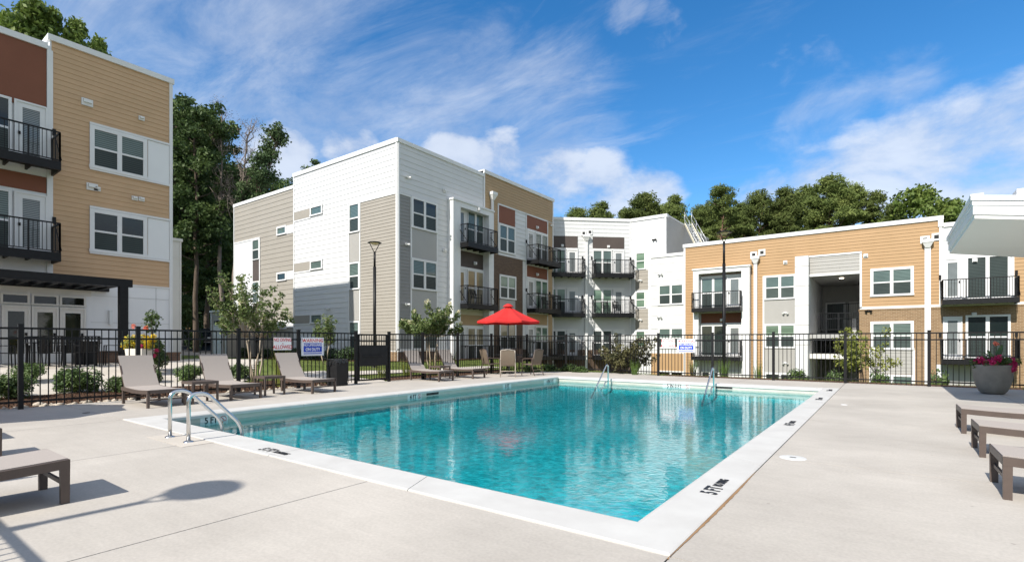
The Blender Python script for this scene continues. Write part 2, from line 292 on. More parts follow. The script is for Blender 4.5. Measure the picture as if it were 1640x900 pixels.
# ------------------------------------------------------------------ mesh helpers
class MB:
    def __init__(s): s.v = []; s.f = []; s.m = []; s.sm = []
    def face(s, pts, mi=0, smooth=False):
        n = len(s.v); s.v += [tuple(map(float, p)) for p in pts]; s.f.append(tuple(range(n, n + len(pts)))); s.m.append(mi); s.sm.append(smooth)
    def hexa(s, p, mi=0):
        n = len(s.v); s.v += [tuple(map(float, q)) for q in p]
        for f in ((0, 3, 2, 1), (4, 5, 6, 7), (0, 1, 5, 4), (1, 2, 6, 5), (2, 3, 7, 6), (3, 0, 4, 7)):
            s.f.append(tuple(n + i for i in f)); s.m.append(mi); s.sm.append(False)
    def box(s, x0, x1, y0, y1, z0, z1, mi=0):
        s.hexa([(x0, y0, z0), (x1, y0, z0), (x1, y1, z0), (x0, y1, z0), (x0, y0, z1), (x1, y0, z1), (x1, y1, z1), (x0, y1, z1)], mi)
    def fbox(s, F, s0, s1, z0, z1, d0, d1, mi=0):
        P = F.P
        s.hexa([P(s0, z0, d1), P(s1, z0, d1), P(s1, z0, d0), P(s0, z0, d0), P(s0, z1, d1), P(s1, z1, d1), P(s1, z1, d0), P(s0, z1, d0)], mi)
    def siding(s, F, s0, s1, z0, z1, expo, d=0.0, mi=0):
        k = math.floor(z0 / expo)
        while k * expo < z1 - .004:
            a = max(k * expo, z0); b = min((k + 1) * expo, z1); P = F.P
            s.face([P(s0, a, d + .024), P(s1, a, d + .024), P(s1, b, d + .006), P(s0, b, d + .006)], mi)
            s.face([P(s0, a, d + .003), P(s1, a, d + .003), P(s1, a, d + .024), P(s0, a, d + .024)], mi)
            k += 1
    def bar(s, p, q, w, h=None, mi=0, up=(0, 0, 1)):
        h = h or w; p = Vector(p); q = Vector(q); d = (q - p).normalized(); u = Vector(up)
        if abs(d.dot(u)) > .98: u = Vector((0, 1, 0))
        a = d.cross(u).normalized() * (w / 2); b = a.cross(d).normalized() * (h / 2)
        s.hexa([p - a - b, p + a - b, p + a + b, p - a + b, q - a - b, q + a - b, q + a + b, q - a + b], mi)
    def tube(s, pts, r, n=8, mi=0, caps=True):
        pts = [Vector(p) for p in pts]; rs = r if isinstance(r, (list, tuple)) else [r] * len(pts)
        base = len(s.v); u = None
        for i, p in enumerate(pts):
            d = (pts[min(i + 1, len(pts) - 1)] - pts[max(i - 1, 0)]).normalized()
            if u is None:
                u = d.cross(Vector((0, 0, 1)) if abs(d.z) < .9 else Vector((1, 0, 0))).normalized()
            u = (u - d * u.dot(d)).normalized(); w = d.cross(u)
            for k in range(n):
                a = 2 * math.pi * k / n; q = p + (u * math.cos(a) + w * math.sin(a)) * rs[i]; s.v.append(tuple(q))
        for i in range(len(pts) - 1):
            for k in range(n):
                a = base + i * n + k; b = base + i * n + (k + 1) % n
                s.f.append((a, b, b + n, a + n)); s.m.append(mi); s.sm.append(True)
        if caps:
            s.f.append(tuple(base + k for k in range(n))[::-1]); s.m.append(mi); s.sm.append(False)
            e = base + (len(pts) - 1) * n
            s.f.append(tuple(e + k for k in range(n))); s.m.append(mi); s.sm.append(False)
    def lathe(s, prof, c=(0, 0, 0), n=24, mi=0):
        base = len(s.v)
        for r, z in prof:
            for k in range(n):
                a = 2 * math.pi * k / n; s.v.append((c[0] + r * math.cos(a), c[1] + r * math.sin(a), c[2] + z))
        for i in range(len(prof) - 1):
            for k in range(n):
                a = base + i * n + k; b = base + i * n + (k + 1) % n
                s.f.append((a, b, b + n, a + n)); s.m.append(mi); s.sm.append(True)
    def raw(s, V, F, mi=0):
        n = len(s.v); s.v += [tuple(x) for x in V.tolist()]; s.f += [tuple(int(i) + n for i in f) for f in F.tolist()]; s.m += [mi] * len(F); s.sm += [False] * len(F)
    def prism(s, poly, z0, z1, mi=0, mtop=None):
        n = len(poly)
        for i in range(n):
            a = poly[i]; b = poly[(i + 1) % n]; s.face([(*a, z0), (*b, z0), (*b, z1), (*a, z1)], mi)
        s.face([(*p, z1) for p in poly], mi if mtop is None else mtop)
        s.face([(*p, z0) for p in poly[::-1]], mi)
    def mesh(s, name, mats):
        me = bpy.data.meshes.new(name); me.from_pydata(s.v, [], s.f)
        for m in (mats if isinstance(mats, (list, tuple)) else [mats]): me.materials.append(M[m])
        me.polygons.foreach_set('material_index', s.m); me.polygons.foreach_set('use_smooth', s.sm); me.update()
        return me
    def build_each(s, name, mats, parent=None, local=False):
        """every box of the batch becomes a part of its own"""
        for i in range(0, len(s.v), 8):
            q = MB(); q.v = s.v[i:i + 8]; k = i // 8 * 6; q.f = [tuple(a - i for a in f) for f in s.f[k:k + 6]]; q.m = s.m[k:k + 6]; q.sm = s.sm[k:k + 6]; q.build(name, mats, parent, local)
    def build(s, name, mats, parent=None, local=False, bevel=0):
        o = bpy.data.objects.new(name, s.mesh(name, mats)); COL.objects.link(o)
        if parent is not None:
            o.parent = parent
            if not local:                                   # mesh is in world coordinates
                r = parent; off = Vector(r.location)
                while r.parent is not None: r = r.parent; off += Vector(r.location)
                o.location = -off
        if bevel:
            b = o.modifiers.new('bevel', 'BEVEL'); b.width = bevel; b.segments = 2; b.limit_method = 'ANGLE'
        return o
def tag(o, label, cat, group=None):
    o['label'] = label; o['category'] = cat
    if group: o['group'] = group
    return o
def struct(o, kind='structure'): o['kind'] = kind; return o
def thing(name, label, cat, loc=(0, 0, 0), rz=0.0, group=None):
    o = bpy.data.objects.new(name, None); COL.objects.link(o); o.location = loc; o.rotation_euler = (0, 0, rz); o.empty_display_size = .2
    return tag(o, label, cat, group)
def dup(root, loc, rz, label, scale=None):
    def cp(o, p):
        c = o.copy(); COL.objects.link(c)
        if p is not None: c.parent = p
        for ch in list(o.children): cp(ch, c)
        return c
    r = cp(root, None); r.location = loc; r.rotation_euler = (0, 0, rz); r['label'] = label
    if scale: r.scale = scale if isinstance(scale, tuple) else (scale,) * 3
    return r
class Fac:
    def __init__(s, O, e, n): s.O = np.array(O, float); s.e = np.array(e, float); s.n = np.array(n, float)
    def P(s, a, z, d=0.0):
        p = s.O + s.e * a + s.n * d; return (float(p[0]), float(p[1]), float(z))
    def sol(s, px):
        r = ray(px); A = np.array([[r[0], -s.e[0]], [r[1], -s.e[1]]]); t, a = np.linalg.solve(A, s.O); return t, a
    def s(s, px): return float(s.sol(px)[1])
    def z(s, px, py): return float(H + (HY - py) * s.sol(px)[0] / FPX)
    def off(s, d): return Fac(s.O + s.n * d, s.e, s.n)
def text_mesh(body, size, matn, name='lettering', squeeze=1.0, align='CENTER', spacing=1.0):
    cu = bpy.data.curves.new(name, 'FONT'); cu.body = body; cu.size = size; cu.align_x = align; cu.align_y = 'CENTER'; cu.extrude = .0012; cu.offset = size * (.028 if matn == 'marker_black' else .012); cu.space_character = spacing
    o = bpy.data.objects.new(name, cu); COL.objects.link(o)
    bpy.context.view_layer.update()
    me = bpy.data.meshes.new_from_object(o.evaluated_get(bpy.context.evaluated_depsgraph_get()))
    bpy.data.objects.remove(o); bpy.data.curves.remove(cu)
    me.materials.clear(); me.materials.append(M[matn])
    if squeeze != 1.0:
        for v in me.vertices: v.co.x *= squeeze
    ob = bpy.data.objects.new(name, me); COL.objects.link(ob); return ob
# ------------------------------------------------------------------ ground
def sst(a, b, x):
    t = np.clip((x - a) / (b - a), 0, 1); return t * t * (3 - 2 * t)
PX0, PX1, PY0, PY1 = -9.20, -1.32, 3.23, 15.30        # pool
CXA, CXB, CYA, CYB = -9.55, -0.98, 2.84, 15.66        # outer edge of the coping
def tz(x, y):
    x = np.asarray(x, float); y = np.asarray(y, float)
    z = -0.05 + 0.47 * sst(-13.2, -20.0, x) * sst(16.5, 9.5, y) + 0.25 * sst(-14, -20, x) * sst(8, 16, y) * sst(34, 24, y)
    z = z + 2.6 * sst(-44, -64, x) + 3.0 * sst(-60, -110, x)
    z = z - 3.0 * sst(18.7, 27.5, y) * sst(-18.5, -9.5, x) - 0.9 * sst(24, 34, y) * sst(-9.5, -18.5, x) * sst(-40, -24, x)
    z = z + 3.2 * sst(50, 70, y) * sst(-40, -10, x)
    deck = (x > -12.9) & (x < 12) & (y > -1.2) & (y < 18.3)
    z = np.where(deck, np.minimum(z, -0.12), z)
    pool = (x > PX0 - .05) & (x < PX1 + .05) & (y > PY0 - .05) & (y < PY1 + .05)
    return np.where(pool, -2.7, z)
def sheet(name, xs, ys, m, dz=0.0, mask=None, f=tz):
    X, Y = np.meshgrid(xs, ys); Z = f(X, Y) + dz
    V = np.stack([X.ravel(), Y.ravel(), Z.ravel()], 1); nx, ny = len(xs), len(ys); b = MB(); F = []
    for j in range(ny - 1):
        for i in range(nx - 1):
            if mask is not None and not mask((xs[i] + xs[i + 1]) / 2, (ys[j] + ys[j + 1]) / 2): continue
            a = j * nx + i; F.append((a, a + 1, a + nx + 1, a + nx))
    b.raw(V, np.array(F)); b.sm = [True] * len(b.sm); return b.build(name, m)
def axis(lo, hi, step, far):
    a = np.arange(lo, hi + 1e-6, step); return np.concatenate([-np.array(far[::-1]), a, np.array(far)])
xs = np.unique(np.concatenate([[-1500, -700, -350, -200, -150, -120, -100], np.arange(-90, 40.1, 1.0), [60, 90, 150, 350, 700, 1500]]))
ys = np.unique(np.concatenate([[-1500, -700, -300, -120, -60, -40], np.arange(-30, 90.1, 1.0), [110, 150, 350, 700, 1500]]))
struct(sheet('ground', xs, ys, 'lawn'))
wx = np.arange(-100, -37.9, 1.0); wy = np.arange(8, 90.1, 1.0)
struct(sheet('forest_floor', wx, wy, 'forest_floor', .03, lambda x, y: (x < -50 or (y > 33 and x < -31)) and not (x > -57 and y < 24)))
struct(sheet('parking_lot', np.arange(-58, -41.9, 1.0), np.arange(15, 25.1, 1.0), 'asphalt', .03))
struct(sheet('forest_floor', np.arange(-31, 40.1, 1.0), np.arange(52, 90.1, 1.0), 'forest_floor', .03))
def in_walk(x, y):
    if x < -14.75 and x > -24.2 and y < 7.2 and y > -12: return True
    e = 7.2 + (-14.75 - x) * .62                              # diagonal edge towards the lawn
    return -24.2 < x < -14.6 and 7.2 <= y < min(e, 13.0) and not (x < -22.0 and y > 10.5)
struct(sheet('patio_walk', np.arange(-24.2, -14.4, .2), np.arange(-12, 13.1, .2), 'walk_concrete', .035, in_walk))
struct(sheet('gate_walk', np.arange(-16.2, -12.3, .2), np.arange(9.2, 10.9, .2), 'walk_concrete', .04))
struct(sheet('side_walk', np.arange(-15.9, -15.0, .3), np.arange(10.8, 20.0, .3), 'walk_concrete', .04))
struct(sheet('mulch_bed', np.arange(-14.8, -12.5, .15), np.arange(-8, 9.01, .15), 'mulch', .045, lambda x, y: x < -12.55))
struct(sheet('mulch_bed', np.arange(-13.8, -12.2, .15), np.arange(11.0, 17.5, .15), 'mulch', .045, lambda x, y: x < -12.45))
struct(sheet('mulch_bed', np.arange(-38, -19.8, .5), np.arange(16.0, 17.6, .4), 'mulch', .05))
struct(sheet('mulch_bed', np.arange(-20.0, -18.6, .35), np.arange(17.4, 32.5, .5), 'mulch', .05))
struct(sheet('mulch_bed', np.arange(-6.6, 9.1, .25), np.arange(18.0, 19.3, .2), 'mulch', .05))
struct(sheet('dirt_bank', np.arange(-66, -57.4, .5), np.arange(14, 30.1, .5), 'dirt', .06))
# deck slabs -------------------------------------------------------------
b = MB(); G = .005
def slab(x0, x1, y0, y1):
    b.box(x0 + G, x1 - G, y0 + G, y1 - G, -.11, 0)
for x0, x1 in ((-12.75, -9.55), (-9.55, -6.66), (-6.66, -3.62), (-3.62, CXB), (CXB, 2.1), (2.1, 5.4), (5.4, 9.0)):
    slab(x0, x1, -1.15, CYA)
ye = [CYA, 5.9, 9.1, 12.4, CYB]
for i in range(4):
    slab(CXB, 2.1, ye[i], ye[i + 1]); slab(2.1, 5.4, ye[i], ye[i + 1]); slab(5.4, 9, ye[i], ye[i + 1])
    b.prism([(-12.75 + .1 * i + G, ye[i] + G), (CXA - G, ye[i] + G), (CXA - G, ye[i + 1] - G), (-12.65 + .1 * i + G, ye[i + 1] - G)], -.11, 0)
b.prism([(-12.35 + G, CYB + G), (CXA - G, CYB + G), (CXA - G, 18.52), (-10.65, 18.35), (-12.22, 17.72)], -.11, 0)
b.prism([(CXA + G, CYB + G), (-6.66 - G, CYB + G), (-6.66 - G, 18.1), (-8.77, 18.62), (CXA + G, 18.5)], -.11, 0)
for x0, x1 in ((-6.66, -3.62), (-3.62, CXB), (CXB, 2.1), (2.1, 5.4), (5.4, 9)): slab(x0, x1, CYB, 18.05)
struct(b.build('pool_deck', 'deck_concrete'))
# coping ------------------------------------------------------------------
b = MB(); ov = .03; zt = .014; zb = -.055
def piece(p0, p1, q0, q1, n):
    """outer edge p0-p1, inner edge q0-q1 (both run the same way), n stones with hairline joints"""
    p0, p1, q0, q1 = map(np.array, (p0, p1, q0, q1)); L = np.linalg.norm(p1 - p0)
    for i in range(n):
        a = i / n + .004 / L * (i > 0); c = (i + 1) / n - .004 / L * (i < n - 1)
        P0 = p0 + (p1 - p0) * a; P1 = p0 + (p1 - p0) * c; Q0 = q0 + (q1 - q0) * a; Q1 = q0 + (q1 - q0) * c
        m0 = Q0 + (P0 - Q0) * .10; m1 = Q1 + (P1 - Q1) * .10; r0 = Q0 + (P0 - Q0) * .03; r1 = Q1 + (P1 - Q1) * .03
        prof0 = [(*P0, -.1), (*P0, zt - .006), (*(P0 + (Q0 - P0) * .03), zt), (*m0, zt), (*r0, zt - .008), (*Q0, zt - .026), (*Q0, zb)]
        prof1 = [(*P1, -.1), (*P1, zt - .006), (*(P1 + (Q1 - P1) * .03), zt), (*m1, zt), (*r1, zt - .008), (*Q1, zt - .026), (*Q1, zb)]
        for k in range(6): b.face([prof0[k], prof1[k], prof1[k + 1], prof0[k + 1]], 0, k >= 3)
        b.face(prof0[::-1]); b.face(prof1)
        b.face([prof0[6], prof1[6], (*P1, zb), (*P0, zb)])
iX0, iX1, iY0, iY1 = PX0 + ov, PX1 - ov, PY0 + ov, PY1 - ov
piece((CXA, CYA), (CXB, CYA), (iX0, iY0), (iX1, iY0), 4)
piece((CXB, CYA), (CXB, CYB), (iX1, iY0), (iX1, iY1), 5)
piece((CXB, CYB), (CXA, CYB), (iX1, iY1), (iX0, iY1), 4)
piece((CXA, CYB), (CXA, CYA), (iX0, iY1), (iX0, iY0), 5)
struct(b.build('pool_coping', 'coping_concrete'))
b = MB(); y = CYA - .05; pw = .01
while y < 5.2:
    nw = max(.0, .022 * math.sin((y - 2.7) * 1.25) * RNG.uniform(.75, 1.1)); y2 = y + RNG.uniform(.02, .05); b.face([(CXB - .003, y, .004), (CXB + pw, y, .004), (CXB + nw, y2, .004), (CXB - .003, y2, .004)]); pw = nw; y = y2
struct(b.build('joint_gap', 'dirt'))
# basin -------------------------------------------------------------------
b = MB(); WZ = -.135
zn, zf = -.72, -.50
pts = [(PX0, PY0), (PX1, PY0), (PX1, PY1), (PX0, PY1)]
loops = []
for off, dep in ((0, -.05), (0, -.32), (0, -.34), (.12, .50), (.45, .78), (1.0, .94), (1.8, 1.0)):
    loop = []
    for x, y in pts:
        z_ = dep if dep < 0 else -.34 + ((zn if y < 5 else zf) + .34) * dep
        loop.append((x + (off if x < -5 else -off), y + (off if y < 8 else -off), z_))
    loops.append(loop)
for k, (l0, l1) in enumerate(zip(loops, loops[1:])):
    for i in range(4): j = (i + 1) % 4; b.face([l0[j], l0[i], l1[i], l1[j]], 1 if k == 0 else 0, k > 1)
b.face(loops[-1], 0)
struct(b.build('pool_basin', ['pool_plaster', 'pool_tile']))
b = MB(); b.box(PX0 - .03, PX1 + .03, PY0 - .03, PY1 + .03, zn - .1, WZ)
struct(b.build('pool_water', 'water'))

# ------------------------------------------------------------------ building parts
def win(bld, F, s0, s1, z0, z1, n=2, mats=('pane_upper', 'pane_lower'), trim=.10, frame='white_trim', split=.5, d=.0):
    """double-hung windows side by side in one white casing, glass set back inside it"""
    if tuple(mats) == ('pane_upper', 'pane_lower'):
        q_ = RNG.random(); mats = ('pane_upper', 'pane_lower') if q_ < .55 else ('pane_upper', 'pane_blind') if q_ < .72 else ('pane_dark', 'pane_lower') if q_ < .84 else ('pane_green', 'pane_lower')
    w = MB(); p = MB(); D = d + .028
    w.fbox(F, s0, s1, z1 - trim, z1, D, D + .05); w.fbox(F, s0 - .02, s1 + .02, z0, z0 + trim * .8, D, D + .065)
    w.fbox(F, s0, s0 + trim, z0 + trim * .8, z1 - trim, D, D + .05); w.fbox(F, s1 - trim, s1, z0 + trim * .8, z1 - trim, D, D + .05)
    a, c = s0 + trim, s1 - trim; mw = .15 if n > 1 else 0; u = (c - a - mw * (n - 1)) / n; zl, zh = z0 + trim * .8, z1 - trim; zm = zl + (zh - zl) * split
    for k in range(n):
        x0 = a + k * (u + mw); x1 = x0 + u
        if k: w.fbox(F, x0 - mw, x0, zl, zh, D, D + .045)
        if split > 0: w.fbox(F, x0, x1, zm - .035, zm + .035, D, D + .03)
        P = F.P; q = D + .006
        if split > 0:
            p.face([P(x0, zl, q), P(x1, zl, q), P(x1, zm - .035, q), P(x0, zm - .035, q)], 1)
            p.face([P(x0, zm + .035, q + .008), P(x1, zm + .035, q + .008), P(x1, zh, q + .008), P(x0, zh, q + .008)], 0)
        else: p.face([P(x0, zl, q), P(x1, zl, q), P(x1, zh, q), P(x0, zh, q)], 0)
    o = w.build('window', frame, bld); p.build('pane', list(mats), o)
    return o
def door(bld, F, s0, s1, z0, z1, m='door_lite', hand=1, d=0.0, frame='white_trim', lite=(.2, .16, .25)):
    w = MB(); D = d + .028; c = .06
    w.fbox(F, s0, s0 + c, z0, z1, D, D + .06); w.fbox(F, s1 - c, s1, z0, z1, D, D + .06); w.fbox(F, s0 + c, s1 - c, z1 - c, z1, D, D + .06)
    a, e = s0 + c, s1 - c; W_ = e - a; lx0, lx1 = a + W_ * lite[0], e - W_ * lite[0]; lz1 = z1 - c - lite[1]; lz0 = z0 + lite[2]
    w.fbox(F, a, lx0, z0, z1 - c, D, D + .03); w.fbox(F, lx1, e, z0, z1 - c, D, D + .03); w.fbox(F, lx0, lx1, z0, lz0, D, D + .03); w.fbox(F, lx0, lx1, lz1, z1 - c, D, D + .03)
    o = w.build('door', frame, bld)
    p = MB(); P = F.P; p.face([P(lx0, lz0, D + .012), P(lx1, lz0, D + .012), P(lx1, lz1, D + .012), P(lx0, lz1, D + .012)]); p.build('pane', m, o)
    h = MB(); hx = e - W_ * .09 if hand > 0 else a + W_ * .09
    h.fbox(F, hx - .03, hx + .03, z0 + .95, z0 + 1.05, D + .03, D + .07); h.build('handle', 'black_metal', o)
    return o
def patio(bld, F, s0, s1, z0, h=2.12, order='DW', panes=2, mats=None, dm='door_lite', d=0.0):
    mats = mats or ('pane_upper', 'pane_lower'); W_ = s1 - s0; dw = min(1.0, W_ * .36); gap = .08
    t = MB(); t.fbox(F, s0, s1, z0 + h, z0 + h + .11, d + .028, d + .085); t.build('door_head', 'white_trim', bld)
    if order == 'DW':
        door(bld, F, s0, s0 + dw, z0, z0 + h, dm, 1, d); win(bld, F, s0 + dw + gap, s1, z0 + .03, z0 + h, panes, mats, .07, d=d)
    else:
        door(bld, F, s1 - dw, s1, z0, z0 + h, dm, -1, d); win(bld, F, s0, s1 - dw - gap, z0 + .03, z0 + h, panes, mats, .07, d=d)
def balcony(bld, F, s0, s1, z0, depth=1.0, rail=1.07, th=.26, d=.03, rods=True):
    """steel balcony: channel-framed slab, picket railing on three sides, tie rods to the wall"""
    w = MB(); w.fbox(F, s0, s1, z0 - .06, z0, d, d + depth)
    w.fbox(F, s0, s1, z0 - th, z0 + .03, d + depth - .06, d + depth + .012); w.fbox(F, s0 - .012, s0 + .05, z0 - th, z0 + .03, d, d + depth - .06); w.fbox(F, s1 - .05, s1 + .012, z0 - th, z0 + .03, d, d + depth - .06)
    k = s0 + .5
    while k < s1 - .3: w.fbox(F, k, k + .06, z0 - th + .04, z0 - .06, d, d + depth - .06); k += .55
    o = w.build('balcony', 'black_metal', bld)
    r = MB(); t = .045; e = d + depth - .045
    def run(a, b):
        a = np.array(a); b = np.array(b); L = np.linalg.norm(b - a); n = max(2, int(round(L / .115)))
        for i in range(n + 1):
            q = a + (b - a) * i / n; big = i in (0, n) or (L > 2.2 and i in (n // 3, 2 * n // 3)); ww = .022 if big else .009
            r.fbox(F, q[0] - ww, q[0] + ww, z0 + (.0 if big else .10), z0 + rail - .03, q[1] - ww, q[1] + ww)
        for zz_, hh in ((z0 + rail - .03, .045), (z0 + .085, .03)):
            A, B = F.P(a[0], zz_, a[1]), F.P(b[0], zz_, b[1]); r.bar(A, B, .045, hh)
    run((s0 + .02, d + .03), (s0 + .02, e)); run((s0 + .02, e), (s1 - .02, e)); run((s1 - .02, e), (s1 - .02, d + .03))
    r.build('railing', 'black_metal', o)
    if rods:
        q = MB()
        for s_ in (s0 - .03, s1 + .03):
            q.bar(F.P(s_, z0 + rail + .22, d), F.P(s_, z0 + .12, d + depth - .1), .028); q.fbox(F, s_ - .05, s_ + .05, z0 + rail + .12, z0 + rail + .34, d, d + .07)
        q.build_each('tie_rod', 'black_metal', o)
    return o
CAPN = [0]
def cap(b, F, s0, s1, zt, h=.22, dd=.07, back=.35, mi=0):
    CAPN[0] = (CAPN[0] + 1) % 5; j = CAPN[0] * .004; b.fbox(F, s0, s1, zt - h - j * .7, zt + j, -back, dd + j * .3, mi)
def flood(bld, F, s, z, d=.03, m='white_trim'):
    w = MB(); w.fbox(F, s - .07, s + .07, z - .05, z + .05, d, d + .05)
    for k in (-1, 1): w.tube([F.P(s + k * .06, z, d + .05), F.P(s + k * .10, z - .01, d + .09), F.P(s + k * .125, z - .03, d + .15)], [.035, .05, .07], 8)
    w.build('flood_light', m, bld)
def vent(bld, F, s, z, w=.24, h=.20, d=.03, m='white_trim'):
    q = MB(); q.fbox(F, s - w / 2, s + w / 2, z - h / 2, z + h / 2, d, d + .04); q.fbox(F, s - w * .36, s + w * .36, z - h * .1, z + h * .36, d + .04, d + .12); q.build('wall_vent', m, bld)
def jar(bld, F, s, z, d=.04):
    q = MB(); q.fbox(F, s - .10, s + .10, z - .10, z + .10, d, d + .03); q.fbox(F, s - .075, s + .075, z - .075, z + .075, d + .03, d + .13); q.build('wall_lamp', 'white_trim', bld)
def downspout(bld, F, s, z0, z1, w=.13, d=.04, head=True):
    q = MB(); q.fbox(F, s - w / 2, s + w / 2, z0, z1 - .42, d, d + .11)
    if head:
        P = F.P; a, c = .10, .23
        q.hexa([P(s - a, z1 - .46, d + .16), P(s + a, z1 - .46, d + .16), P(s + a, z1 - .46, d), P(s - a, z1 - .46, d), P(s - c, z1 - .18, d + .27), P(s + c, z1 - .18, d + .27), P(s + c, z1 - .18, d), P(s - c, z1 - .18, d)])
        q.fbox(F, s - c - .02, s + c + .02, z1 - .18, z1, d, d + .29)
    q.build('downspout', 'white_trim', bld)
def scupper(bld, F, s, z, d=.04):
    q = MB()
    for k in (-1, 1):
        q.fbox(F, s + k * .24 - .2, s + k * .24 + .2, z - .2 + k * .05, z + .2 + k * .05, d, d + .03, 0); q.fbox(F, s + k * .24 - .1, s + k * .24 + .1, z - .1 + k * .05, z + .1 + k * .05, d + .03, d + .04, 1)
    q.build('scupper', ['white_trim', 'interior_dark'], bld)
def panel(bld, F, s0, s1, z0, z1, m, d=.03, name='panel', trim=0):
    q = MB(); q.fbox(F, s0, s1, z0, z1, d, d + .012, 0)
    if trim:
        for (a, c, e, f) in ((s0 - trim, s1 + trim, z1, z1 + trim), (s0 - trim, s1 + trim, z0 - trim, z0), (s0 - trim, s0, z0, z1), (s1, s1 + trim, z0, z1)): q.fbox(F, a, c, e, f, d, d + .03, 1)
    q.build(name, [m, 'white_trim'], bld)
def side(bld, F, s0, s1, z0, z1, m, expo, d=0.0):
    q = MB(); q.siding(F, s0, s1, z0, z1, expo, d); q.build('siding', m, bld)
def trimv(b, F, s, z0, z1, w=.11, d=.0, t=.05): b.fbox(F, s - w / 2, s + w / 2, z0, z1, d, d + t)
def trimh(b, F, s0, s1, z, h=.09, d=.0, t=.045): b.fbox(F, s0, s1, z - h / 2, z + h / 2, d, d + t)

# ================================================================== B1: tan building on the left
F1 = Fac((-24.0, 0), (0, 1), (1, 0))
B1 = thing('apartment_building', 'tan and rust three storey building with black pergola and glass doors at its foot', 'building', (-24.0, 4.0, .4))
b = MB(); b.box(-29.9, -24, -9, F1.s(79.5), -1, 11.72, 0); b.box(-29.9, -24, F1.s(79.5), 8.83, -1, 12.08, 0); b.box(-42, -29.9, -9, 8.83, -1, 9.9, 0); b.build('wall', 'white_panel', B1)
e1 = 8.83; m1 = F1.s(79.5); zg = F1.z(272, 461.5); w2b, w2t = F1.z(143, 403), F1.z(143, 333.5); w3b, w3t = F1.z(143, 268.5), F1.z(143, 199.5)
side(B1, F1, m1 + .05, e1 - .06, zg, 11.95, 'tan_board', .18)
b = MB(); cap(b, F1, m1 - .06, e1 + .07, 12.12, .2, .08, 1.0); cap(b, F1, -9, m1 - .06, 11.76, .2, .08, 1.0)
b.box(-29.95, -25.0, 8.5, 8.9, 11.92, 12.12); b.build_each('roof_edge', 'white_trim', B1)
b = MB(); trimv(b, F1, e1 - .04, -.2, 11.92, .12, 0, .05); trimv(b, F1, m1, zg, 11.55, .16, 0, .06)
trimh(b, F1, m1 + .08, e1 - .1, zg, .05, .0, .04)
for q in (w2t + .05, w2b - .03, w3t + .05, w3b - .03): trimh(b, F1, F1.s(143), e1 - .1, q, .08, .026, .05)
b.build_each('trim', 'white_trim', B1)
for (zb_, zt_) in ((w2b, w2t), (w3b, w3t)):
    win(B1, F1, F1.s(143), F1.s(235), zb_, zt_, 2, trim=.14, d=.002)
    panel(B1, F1, F1.s(235) + .03, e1 - .11, zb_ + .02, zt_ - .0, 'white_panel', .03)
for (z0, z1) in ((F1.z(60, 176), 11.55), (F1.z(60, 308), F1.z(60, 282))): panel(B1, F1, -9, m1 - .09, z0, z1, 'rust_panel', .012)
bz3 = F1.z(40, 262); bz2 = F1.z(40, 407)
for z0 in (bz3, bz2):
    door(B1, F1, F1.s(22), F1.s(76), z0, z0 + 2.12, 'door_lite', -1, .0); win(B1, F1, F1.s(-60), F1.s(18), z0 + .05, z0 + 2.12, 2, trim=.08)
    balcony(B1, F1, F1.s(-70), F1.s(84) , z0, 1.05)
P_ = [(139, 165), (147, 300), (155, 303), (215, 318), (226, 319.5), (226, 190.5)]
for i, (x, y) in enumerate(P_): vent(B1, F1, F1.s(x), F1.z(x, y), .34 if i < 2 else .2, .26 if i < 2 else .16)
# shop-front doors under the pergola
zgf = F1.z(60, 581); zdt = F1.z(70, 491); ztr = F1.z(70, 472)
for a, c in ((2, 48), (50, 93), (95, 137)): door(B1, F1, F1.s(a), F1.s(c), zgf, zdt, 'storefront_glass', 1, 0, 'off_white_trim', (.15, .14, .32))
for a, c in ((0, 47), (50, 93), (95, 137)): win(B1, F1, F1.s(a), F1.s(c), zdt + .05, ztr, 1, ('storefront_glass', 'storefront_glass'), .06, 'off_white_trim', 0)
for a, c in ((-95, -50), (-48, -2)):
    door(B1, F1, F1.s(a), F1.s(c), zgf, zdt, 'storefront_glass', 1, 0, 'off_white_trim', (.15, .14, .32)); win(B1, F1, F1.s(a), F1.s(c), zdt + .05, ztr, 1, ('storefront_glass', 'storefront_glass'), .06, 'off_white_trim', 0)
panel(B1, F1, -3, F1.s(146), ztr + .02, zg - .25, 'off_white_trim', .0)
b = MB(); b.fbox(F1, F1.s(174), F1.s(179), F1.z(176, 520), F1.z(176, 497), .0, .11); b.build('wall_sconce', 'galvanised', B1)
b = MB()
for px in (206, 250): trimv(b, F1, F1.s(px), -.1, zg - .04, .03, 0, .012)
trimh(b, F1, F1.s(146), e1 - .1, F1.z(230, 478), .03, 0, .012); trimh(b, F1, F1.s(146), e1 - .1, F1.z(230, 518), .03, 0, .012); b.build_each('panel_joint', 'white_siding', B1)
# set-back pale wing behind the corner
Fw = Fac((-24.9, 0), (0, 1), (1, 0))
b = MB(); b.box(-30, -24.9, 8.85, Fw.s(290), -1, F1.z(280, 378), 0); b.build('wing_wall', 'off_white_trim', B1)
b = MB(); cap(b, Fw, 8.85, Fw.s(290) + .05, F1.z(280, 378) + .06, .1, .05); trimv(b, Fw, Fw.s(289), -.5, F1.z(280, 378), .06, 0, .02)
for y in (413, 450, 487): trimh(b, Fw, 8.86, Fw.s(288), Fw.z(285, y), .03, 0, .012)
b.build_each('wing_trim', 'off_white_trim', B1)
